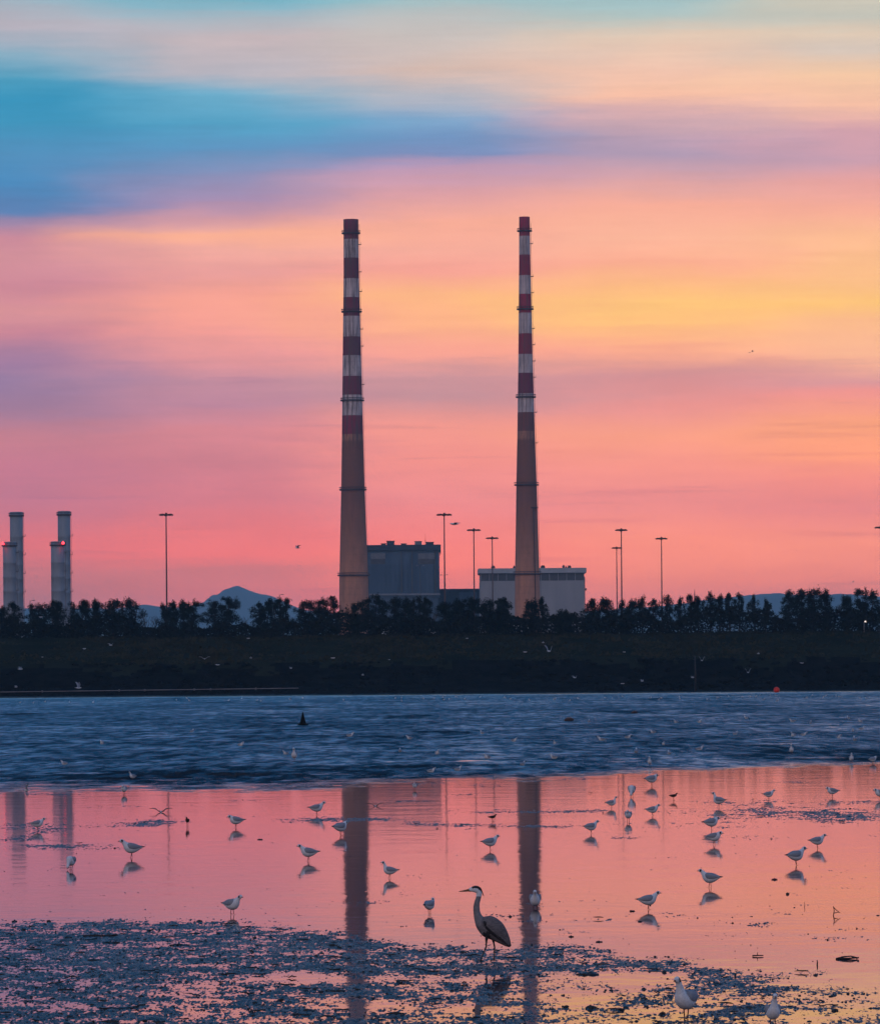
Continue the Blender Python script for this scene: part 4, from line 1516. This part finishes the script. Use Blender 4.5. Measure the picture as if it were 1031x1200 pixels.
# x, y of the feet, height in the picture, heading (0 right, 180 left, 90 away, -90 towards us), pose, label
GULLS = [
    (804, 1193, 50, 236, 'alert', 'largest white gull in the foreground, its head raised, standing at the bottom right'),
    (905, 1203, 40, 276, 'alert', 'white gull facing us, cut by the bottom edge at right'),
    (759, 1066, 22, 8, 'stand', 'grey backed gull facing right, alone right of the heron above open water'),
    (627, 1064, 22, 268, 'wade', 'white gull wading towards us in the right chimney reflection'),
    (832, 1040, 22, 160, 'stand', 'gull looking left on pink water, below the close pair of gulls at right'),
    (932, 1014, 22, 28, 'stand', 'upright gull facing right, lower left one of the two near the right edge'),
    (957, 994, 17, 12, 'stand', 'gull facing right, upper right one of the two near the right edge'),
    (836, 990, 16, -14, 'hunch', 'hunched gull facing right, lower of two one above the other'),
    (833, 973, 16, 20, 'hunch', 'gull facing right, upper of two one above the other'),
    (842, 946, 18, 150, 'alert', 'gull with stretched neck looking left on the right mud streaks'),
    (900, 937, 12, 5, 'stand', 'gull facing right on the far mud streaks, between stretched and hunched gulls'),
    (975, 934, 12, 186, 'hunch', 'hunched gull facing left on the right mud streaks'),
    (1031, 937, 13, 200, 'hunch', 'gull half cut by the right edge on the mud streaks'),
    (763, 921, 14, 30, 'hunch', 'gull near the edge of the ruffled water with its bill to the right'),
    (740, 934, 14, 262, 'peck', 'gull facing us with head down, below the channel edge'),
    (716, 947, 14, 10, 'alert', 'gull facing right, leftmost of the group on the right streaks'),
    (764, 956, 14, 0, 'stand', 'gull facing right with its bill low on the right streaks'),
    (736, 963, 14, 258, 'hunch', 'rounded white gull facing us between two side-on gulls'),
    (692, 977, 16, 24, 'stand', 'long-legged looking gull facing right, right of the right chimney reflection'),
    (574, 996, 18, 22, 'stand', 'gull stepping right, left of the right chimney reflection'),
    (371, 955, 16, 8, 'stand', 'gull facing right on a mud streak, left of the left chimney reflection'),
    (399, 979, 17, 40, 'hunch', 'white gull against the left rim of the left chimney reflection'),
    (362, 1009, 20, 176, 'stand', 'gull facing left with black wing tips, below the left streak'),
    (277, 970, 15, 184, 'hunch', 'hunched gull facing left on the open water, left of the middle'),
    (155, 1005, 22, 186, 'stand', 'gull facing left with a long reflection, in the left pink water'),
    (84, 1019, 16, 250, 'peck', 'small gull bathing towards us in the left pink water'),
    (44, 973, 15, 6, 'stand', 'gull facing right on the mud streak at the far left'),
    (457, 1029, 20, 170, 'alert', 'gull facing left just right of the left chimney reflection'),
    (503, 1071, 19, 60, 'preen', 'white gull seen from behind, bathing left of the heron'),
    (272, 1072, 24, -38, 'stand', 'gull turned half towards us at the edge of the left mud bank'),
    (146, 931, 11, 255, 'hunch', 'small white gull at the channel edge, beside the left stack reflections'),
    (156, 914, 10, 210, 'alert', 'white gull standing in the ruffled channel, upper left'),
    (486, 926, 9, 265, 'hunch', 'tiny gull facing us in the pink water by the channel edge, middle'),
    (345, 892, 16, 268, 'alert', 'upright white gull in the ruffled channel left of the black buoy reflection'),
    (761, 898, 12, 264, 'alert', 'white gull standing in the ruffled channel above the pink water, right'),
    (997, 894, 12, 268, 'alert', 'white gull near the right end of the channel edge'),
    (1022, 895, 9, 30, 'hunch', 'gull near the right picture edge at the channel edge'),
    (927, 884, 12, 262, 'alert', 'white gull standing in the ruffled channel, right third'),
]
for (x, y, hp, hd, pose, lb) in GULLS:
    g0 = ground(x, y)
    sc = hp / F * g0.y / HH[pose]
    link_mesh('gull', GU[pose], g0, R(hd), sc, lb, 'gull', 'gulls feeding on the wet flat')
# bathing or landing gulls with raised wings
for (x, y, wpx, hd, k, lb) in [(189, 952, 21, 268, 'up', 'gull with both wings half raised in the left pink water'), (440, 945, 16, 266, 'up', 'gull with raised wings beside the left chimney reflection'),
                               (32, 926, 15, 190, 'high', 'white gull lifting its wings at the far left channel edge')]:
    g0 = ground(x, y)
    sc = wpx / F * g0.y / 1.7
    g0.z = .06 * sc
    link_mesh('gull', FLY[k], g0, R(hd), sc, lb, 'gull', 'gulls feeding on the wet flat')

# dark waders
WM = None


def wader_mesh():
    mb = MB()
    mb.loft([(.56, .50, .004, .004), (.36, .565, .010, .010), (.33, .575, .038, .042), (.28, .578, .05, .055), (.23, .535, .05, .058), (.17, .46, .085, .09), (.06, .40, .115, .12), (-.1, .39, .11, .11), (-.26, .40, .07, .065), (-.42, .41, .03, .015)],
            12, lambda x, y, z, u, a: 1 if u < .2 else 0, 4)
    for s, fx in ((-1, -.05), (1, .06)):
        mb.tube([(.0, s * .04, .31), (-.02 + fx * .4, s * .04, .16), (fx, s * .04, .0)], [.02, .012, .012], 6, 1)
        mb.tube([(fx - .03, s * .04, .008), (fx + .08, s * .04, .008)], .008, 5, 1)
    for s in (-1, 1):
        mb.loft([(.15, .45, .01, .03, s * .08), (.02, .43, .03, .075, s * .10), (-.15, .42, .025, .06, s * .08), (-.34, .42, .008, .014, s * .03)], 8, 2, 3)
    return mb.data('wader', [M['brown_feather'], M['heron_leg'], M['black_feather']])


WM = wader_mesh()
for (x, y, hp, hd, lb) in [(789, 938, 9, 10, 'small dark long-billed wader, alone left of the stretched gull'), (577, 963, 9, 4, 'small dark wader on the thin streak left of the right chimney reflection'),
                           (220, 969, 12, 262, 'small dark bird seen end-on above the left mud streak')]:
    g0 = ground(x, y)
    link_mesh('wader', WM, g0, R(hd), hp / F * g0.y / .63, lb, 'wader', 'small dark waders')

# gulls afloat far out
CH = [(410, 863), (469, 881), (480, 866), (512, 884), (536, 903), (565, 860), (571, 889), (602, 869), (612, 897), (649, 889), (650, 872), (735, 865), (745, 882), (765, 859), (777, 873), (819, 879), (784, 884), (792, 847), (819, 847),
      (861, 861), (874, 842), (929, 863), (941, 862), (949, 848), (928, 846), (999, 857), (1009, 855), (1001, 868), (1008, 846), (982, 865), (910, 822), (994, 842), (335, 884), (282, 874), (225, 858), (76, 896), (120, 872), (505, 905), (690, 846), (705, 868)]
for i, (x, y) in enumerate(CH):
    g0 = ground(x, y)
    link_mesh('gull', GU['swim'], g0, R((i * 97) % 360), (.46 if i % 3 else .55) * (1.15 if y < 870 else 1), 'small white gull afloat on the ruffled blue channel', 'gull', 'gulls afloat on the ruffled channel')
for i in range(64):
    x = rs.uniform(5, 1026) if i % 2 else rs.uniform(440, 1026)
    y = np.interp(x, [0, 1031], [819, 814]) + rs.uniform(0.6, 5.5)
    g0 = ground(x, y)
    link_mesh('gull', GU['swim'], g0, R((i * 61) % 360), .5, 'tiny pale gull resting on the water along the far shore', 'gull', 'gulls resting along the far shore')

# gulls on the wing
for (x, y, wpx, D, hd, k, lb) in [
        (349, 642, 10, 250, 200, 'up', 'dark gull flying against the pink sky left of the left chimney'),
        (533, 614, 17, 330, 196, 'glide', 'gull gliding beside the tallest mast by the boiler house'),
        (240, 772, 9, 520, 275, 'up', 'white gull flying before the bank under the peak'), (255, 779, 8, 560, 15, 'glide', 'white gull flying low below another under the peak'),
        (24, 784, 9, 520, 20, 'up', 'white gull flying before the bank at far left'), (99, 760, 6, 640, 0, 'down', 'small gull flying before the bank below the right stacks'),
        (130, 756, 7, 620, 40, 'up', 'small gull flying up before the bank, right of the stacks'), (50, 770, 4, 700, 0, 'glide', 'tiny gull before the bank below the left stacks'),
        (48, 723, 7, 600, 5, 'glide', 'pale gull flying before the pines between the stacks'), (291, 748, 6, 640, 0, 'glide', 'small gull flying before the scrub right of the peak'),
        (390, 771, 8, 560, 4, 'glide', 'white gull gliding before the bank below the left chimney'), (341, 783, 5, 640, 30, 'up', 'tiny gull low before the bank left of the left chimney'),
        (294, 771, 5, 650, 0, 'up', 'tiny gull before the bank right of the peak'), (425, 791, 5, 650, 10, 'up', 'tiny gull low before the rocks under the left chimney'),
        (456, 773, 4, 660, 0, 'glide', 'tiny gull before the bank under the boiler house'), (547, 748, 5, 640, 0, 'glide', 'tiny gull before the scrub under the linking building'),
        (615, 764, 7, 580, 8, 'glide', 'white gull before the bank below the right chimney'), (643, 763, 9, 540, 60, 'high', 'white gull banking before the bank right of the right chimney'),
        (636, 753, 5, 640, 0, 'up', 'tiny gull above the banking gull'), (673, 794, 7, 580, 35, 'up', 'white gull low before the rocks right of the right chimney'),
        (729, 801, 7, 580, 0, 'glide', 'white gull low above the far waterline under the mast pair'), (752, 798, 6, 590, 20, 'up', 'white gull just right of another above the far waterline'),
        (731, 764, 5, 640, 0, 'glide', 'small gull before the turf under the mast pair'), (822, 774, 6, 620, 90, 'high', 'small gull with high wings left of the timber post'),
        (811, 794, 6, 620, 20, 'up', 'small gull low left of the timber post'), (876, 788, 6, 620, 90, 'high', 'small gull with high wings right of the timber post'), (939, 777, 7, 600, 20, 'glide', 'small gull over the rocks at right'),
        (888, 766, 5, 640, 0, 'up', 'tiny gull before the turf under the low hill'), (92, 806, 9, 500, 25, 'high', 'gull with high wings crossing the pale pipe'), (19, 805, 6, 600, 20, 'up', 'small gull low above the pale pipe at far left'),
        (881, 412, 5, 900, 0, 'up', 'tiny dark bird high in the yellow sky, right of its twin'), (878, 413, 4, 900, 180, 'glide', 'tiny dark bird high in the yellow sky, left of its twin'),
        (820, 641, 4, 900, 0, 'glide', 'tiny dark bird low in the sky right of the masts'), (933, 645, 4, 900, 0, 'glide', 'tiny dark bird low in the sky over the thick right trees'),
        (999, 682, 4, 900, 0, 'up', 'tiny dark bird just above the low hill at right'), (841, 611, 3, 900, 0, 'glide', 'tiny dark bird in the orange sky right of the single mast'), (286, 686, 3, 900, 0, 'up', 'tiny dark bird beside the blue peak')]:
    p = at(x, y, D)
    link_mesh('flying_gull', FLY[k], p, R(hd), wpx / F * D / (1.25 if k != 'high' else 1.0), lb, 'gull', 'gulls on the wing')


# ------------------------------------------------------------------ the heron
g0 = ground(573.5, 1126.5)
hs = g0.y / F / 8.59           # metres per pixel of the enlarged view


def hp_(x, y):
    return ((x - 460) * hs, (1000 - y) * hs)


def hsec(x, y, wd, ht):
    a, b = hp_(x, y)
    return (a, b, wd * hs, ht * hs)


def hzone(x, y, z, u, a):
    X_, Y_ = x / hs + 460, 1000 - z / hs
    if Y_ < 345 and X_ < 395:
        if Y_ < 262 + max(0, (X_ - 330)) * .55:
            return 2 if X_ > 285 else 1         # black crown
        if X_ > 372 and Y_ < 300:
            return 2
        return 1
    if Y_ < 560 and X_ < 392:
        if X_ < 330 and Y_ > 360 and (int(Y_ / 17) % 2 == 0) and abs(y / hs) < 14:
            return 2                               # dark flecks down the foreneck
        return 3
    if X_ < 392 and Y_ < 640:
        return 3
    if Y_ > 700 and X_ < 470:
        return 4 if X_ > 395 else 3
    if X_ > 640:
        return 4
    return 0


mb = MB()
mb.loft([hsec(262, 281, 11, 13), hsec(285, 276, 19, 24), hsec(318, 272, 26, 34), hsec(347, 282, 27, 37), hsec(360, 315, 26, 29), hsec(353, 360, 25, 26), hsec(339, 410, 25, 28), hsec(333, 460, 27, 32),
         hsec(338, 515, 30, 35), hsec(356, 570, 42, 48), hsec(390, 622, 66, 72), hsec(440, 657, 86, 98), hsec(500, 690, 88, 98), hsec(552, 735, 70, 80), hsec(600, 785, 46, 54), hsec(640, 830, 24, 28), hsec(668, 856, 10, 6)],
        20, hzone, 6)
# bill: upper and lower halves
mb.loft([hsec(155, 294, 1.5, 1.5), hsec(205, 288, 5, 6), hsec(245, 281, 8, 9), hsec(276, 274, 11, 13)], 10, 5, 4)
mb.loft([hsec(160, 297, 1.5, 1.5), hsec(210, 294, 4, 4.5), hsec(248, 291, 7, 6), hsec(280, 291, 10, 9)], 10, 5, 4)
# eyes
for s in (-1, 1):
    a, b_ = hp_(296, 268)
    lump(mb, (a, s * 22 * hs, b_), 4.5 * hs, 3 * hs, 4.5 * hs, 5, np.random.RandomState(4))
    a, b_ = hp_(295, 268)
    lump(mb, (a, s * 24 * hs, b_), 2.4 * hs, 2 * hs, 2.4 * hs, 2, np.random.RandomState(5))
    # black stripe over the eye running into the crest
    mb.loft([(*hp_(300, 258), 3 * hs, 7 * hs, s * 21 * hs), (*hp_(335, 252), 3 * hs, 11 * hs, s * 22 * hs), (*hp_(370, 268), 3 * hs, 11 * hs, s * 18 * hs), (*hp_(388, 298), 2 * hs, 6 * hs, s * 8 * hs)], 8, 2, 3)
# crest plumes trailing from the nape
for k, (ex_, ey_) in enumerate(((408, 350), (400, 338))):
    pts = [hp_(372, 272), hp_(390, 300), hp_(ex_ - 6, ey_ - 22), hp_(ex_, ey_)]
    mb.tube([(a, (k - .5) * 4 * hs, b_) for a, b_ in pts], [5 * hs, 5 * hs, 3.4 * hs, 1 * hs], 6, 2)
# chest plumes
for k in range(9):
    x0 = 350 + k * 9
    pts = [hp_(x0, 600 + k * 4), hp_(x0 + 8, 660 + k * 6), hp_(x0 + 14, 716 + k * 5)]
    mb.tube([(a, (-1) ** k * (20 + k * 3.5) * hs, b_) for a, b_ in pts], [5 * hs, 4.5 * hs, 1 * hs], 5, 3 if k < 6 else 1)
# folded wings: coverts, then dark flight feathers below
for s in (-1, 1):
    mb.loft([(*hp_(398, 566), 8 * hs, 22 * hs, s * 60 * hs), (*hp_(425, 590), 16 * hs, 52 * hs, s * 82 * hs), (*hp_(480, 622), 18 * hs, 72 * hs, s * 90 * hs), (*hp_(540, 675), 16 * hs, 76 * hs, s * 82 * hs),
             (*hp_(595, 738), 12 * hs, 58 * hs, s * 58 * hs), (*hp_(640, 800), 8 * hs, 34 * hs, s * 30 * hs), (*hp_(672, 852), 3 * hs, 8 * hs, s * 8 * hs)], 14,
            lambda x, y, z, u, a: 4 if (math.cos(a) < -.62 and u > .2) or u > .93 else 0, 5)
    # layered feather rows: long flight feathers
    for k in range(9):
        f = k / 8
        x0, y0 = 455 + 105 * f, 640 + 95 * f
        x1, y1 = 560 + 100 * f, 775 + 80 * f
        a0, b0 = hp_(x0, y0)
        a1, b1 = hp_(x1, y1)
        am, bm = (a0 + a1) / 2, (b0 + b1) / 2
        yy0, yy1 = s * (100 - 30 * f) * hs, s * (64 - 50 * f) * hs
        mb.tube([(a0, yy0, b0), (am, (yy0 + yy1) / 2 + s * 6 * hs, bm + 6 * hs), (a1, yy1, b1)], [7 * hs, 8 * hs, 2 * hs], 6, 4 if k % 2 else 0)
    # black shoulder patch
    mb.loft([(*hp_(402, 575), 6 * hs, 8 * hs, s * 66 * hs), (*hp_(416, 596), 9 * hs, 20 * hs, s * 90 * hs), (*hp_(424, 624), 7 * hs, 18 * hs, s * 96 * hs), (*hp_(420, 652), 3 * hs, 5 * hs, s * 90 * hs)], 10, 2, 4)
# legs: feathered thigh, backward heel joint, shank and four toes
for s, j in ((-1, ((440, 735), (430, 782), (428, 852), (380, 960), (374, 996))), (1, ((492, 740), (499, 792), (513, 862), (507, 955), (505, 996)))):
    y_ = s * 20 * hs
    P = [hp_(*q) for q in j]
    mb.tube([(P[0][0], y_, P[0][1]), (P[1][0], y_, P[1][1]), ((P[1][0] + P[2][0]) / 2, y_, (P[1][1] + P[2][1]) / 2), (P[2][0], y_, P[2][1])], [24 * hs, 13 * hs, 8 * hs, 8 * hs], 10, 4)
    mb.tube([(P[2][0], y_, P[2][1]), ((P[2][0] * .9 + P[3][0] * .1), y_, P[2][1] * .9 + P[3][1] * .1), (P[3][0], y_, P[3][1]), (P[4][0], y_, max(.004, P[4][1]))], [9.5 * hs, 7.2 * hs, 6.5 * hs, 7.5 * hs], 8, 6)
    for (tx, ty) in ((-40, -14), (-44, 6), (-34, 24), (30, 4)):
        mb.tube([(P[4][0], y_, .010), (P[4][0] + tx * .55 * hs, y_ + ty * .55 * hs, .013), (P[4][0] + tx * hs, y_ + ty * hs, .005)], [5 * hs, 4.5 * hs, 2 * hs], 6, 6)
o = mb.build('heron', [M['heron_grey'], M['heron_white'], M['black_feather'], M['heron_pale'], M['heron_dark'], M['bill'], M['heron_leg']], loc=g0)
tag(o, 'grey heron with long neck, dagger bill and black crest wading to the left', 'heron')

# ------------------------------------------------------------------ single stones, weed and driftwood
def clod(x, y, w, h, label, mat='stone', cat='stone', name='stone', seed=0, group=None):
    g0 = ground(x, y)
    s = g0.y / F * .75
    rr_ = np.random.RandomState(seed)
    mb = MB()
    for k in range(5):
        f = (k - 2) / 2
        lump(mb, (f * w * s * .33 + rr_.uniform(-.1, .1) * w * s, rr_.uniform(-.3, .3) * w * s, h * s * .15), w * s * .26, w * s * .22, h * s * (.48 - .2 * abs(f)), 0, rr_)
    o = mb.build(name, M[mat], loc=g0)
    tag(o, label, cat, group)


clod(234, 1080, 9, 5, 'dark round stone at the upper edge of the left mud bank', seed=1)
clod(305, 984, 8, 3, 'dark flat scrap of weed on open water, left of the black-tipped gull', 'weed', 'seaweed', 'seaweed_clump', 2)
clod(907, 1031, 9, 4, 'dark red scrap of weed on the orange water at right', 'red_weed', 'seaweed', 'seaweed_clump', 3)
clod(922, 1048, 5, 5, 'small dark clod standing below the red scrap of weed', seed=4)
clod(662, 1181, 10, 8, 'dark stone at the left rim of the bottom weed heap', seed=5)
clod(692, 1182, 20, 9, 'broad dark weed heap near the bottom, right of the middle', 'weed', 'seaweed', 'seaweed_clump', 6)
clod(728, 1184, 10, 6, 'dark stone just right of the broad weed heap', seed=7)
clod(645, 1111, 8, 4, 'dark round clod right of the heron on the mud edge', seed=8)
clod(669, 1098, 7, 4, 'small dark stone on the pink water right of the heron', seed=9)
clod(701, 1104, 10, 4, 'dark scrap of weed between the heron and the grey backed gull', 'weed', 'seaweed', 'seaweed_clump', 10)
clod(18, 1080, 8, 4, 'dark stone near the left edge above the mud bank', seed=11)
clod(58, 1080, 7, 5, 'second dark stone from the left edge above the mud bank', seed=12)
clod(740, 1068, 8, 4, 'dark clod at the tail of the grey backed gull', seed=13)
clod(955, 1143, 7, 5, 'dark clod at the foot of the right driftwood', seed=14)
clod(977, 1185, 11, 6, 'dark weed clod near the bottom right', 'weed', 'seaweed', 'seaweed_clump', 15)
clod(776, 1189, 9, 9, 'dark stone left of the largest gull at the bottom', seed=16)
clod(140, 1182, 52, 5, 'long dark heap of weed on the mud at the bottom left', 'weed', 'seaweed', 'seaweed_clump', 17)
clod(130, 1105, 24, 5, 'dark weed heap below the driftwood stick at left', 'weed', 'seaweed', 'seaweed_clump', 18)
clod(210, 1108, 26, 5, 'dark weed heap on the left mud bank, right of the stick', 'weed', 'seaweed', 'seaweed_clump', 19)
clod(110, 1126, 20, 6, 'dark weed heap in the middle of the left mud bank', 'weed', 'seaweed', 'seaweed_clump', 20)
clod(390, 1162, 40, 6, 'dark weed heap left of the left chimney reflection', 'weed', 'seaweed', 'seaweed_clump', 21)
clod(690, 1142, 34, 6, 'dark weed heap above the open orange pool', 'weed', 'seaweed', 'seaweed_clump', 22)
clod(130, 1198, 26, 8, 'dark weed heap on the bottom edge at left', 'weed', 'seaweed', 'seaweed_clump', 23)


def sticks(x, y, segs, label, name='driftwood'):
    g0 = ground(x, y)
    s = g0.y / F
    mb = MB()
    for (pts, r) in segs:
        mb.tube([(a * s, c * s * 4, b_ * s) for a, b_, c in pts], [r * s * (1 - .5 * i / len(pts)) for i in range(len(pts))], 7)
    o = mb.build(name, M['wood'], loc=g0)
    tag(o, label, 'driftwood')


sticks(118, 1098, [([(-20, 1, 0), (-5, 1.6, .5), (10, 1.2, 0), (20, 2, .4)], 1.3), ([(12, 1.5, 0), (19, 3, .3)], .8)], 'straight dark driftwood stick on the left mud bank')
sticks(993, 1124, [([(-14, .5, 0), (-5, 2.6, 1), (4, 3.2, 1), (12, 1.5, 0)], 1.0), ([(-12, 1, 0), (0, .8, 0), (13, 1.6, 0)], 1.2), ([(5, 2.6, 1), (11, .5, 0)], .8)], 'arched dark driftwood branch lying near the right edge')
sticks(978, 1073, [([(-2, 0, 0), (-1, 6, 0), (-2, 11, 0)], .6), ([(-2, 10, 0), (2, 6, .4), (6, 3, 0)], .55), ([(-1, 3, 0), (5, 4, .3)], .5)], 'small forked twig standing in the orange water at right')
sticks(887, 1121, [([(-6, 1, 0), (0, 1.3, 0), (7, 1.2, 0)], .9), ([(0, 1, 0), (.3, 5, 0)], .5)], 'short driftwood with an upright twig, right of the mud point')
sticks(942, 1063, [([(0, 0, 0), (.6, 3.4, 0), (-.4, 6, 0)], .35)], 'single upright twig in the orange water near the right')
sticks(957, 1131, [([(0, 0, 0), (.3, 3.4, 0), (-.1, 6, 0)], .9)], 'dark upright stump left of the arched driftwood branch')

# ------------------------------------------------------------------ render settings
S.render.engine = 'CYCLES'
S.cycles.use_denoising = True
S.cycles.volume_bounces = 0
S.cycles.max_bounces = 6
S.cycles.caustics_reflective = False
S.cycles.caustics_refractive = False
S.view_settings.view_transform = 'Standard'
S.view_settings.look = 'None'
S.view_settings.gamma = 1
S.view_settings.exposure = 0
S.view_settings.use_curve_mapping = False
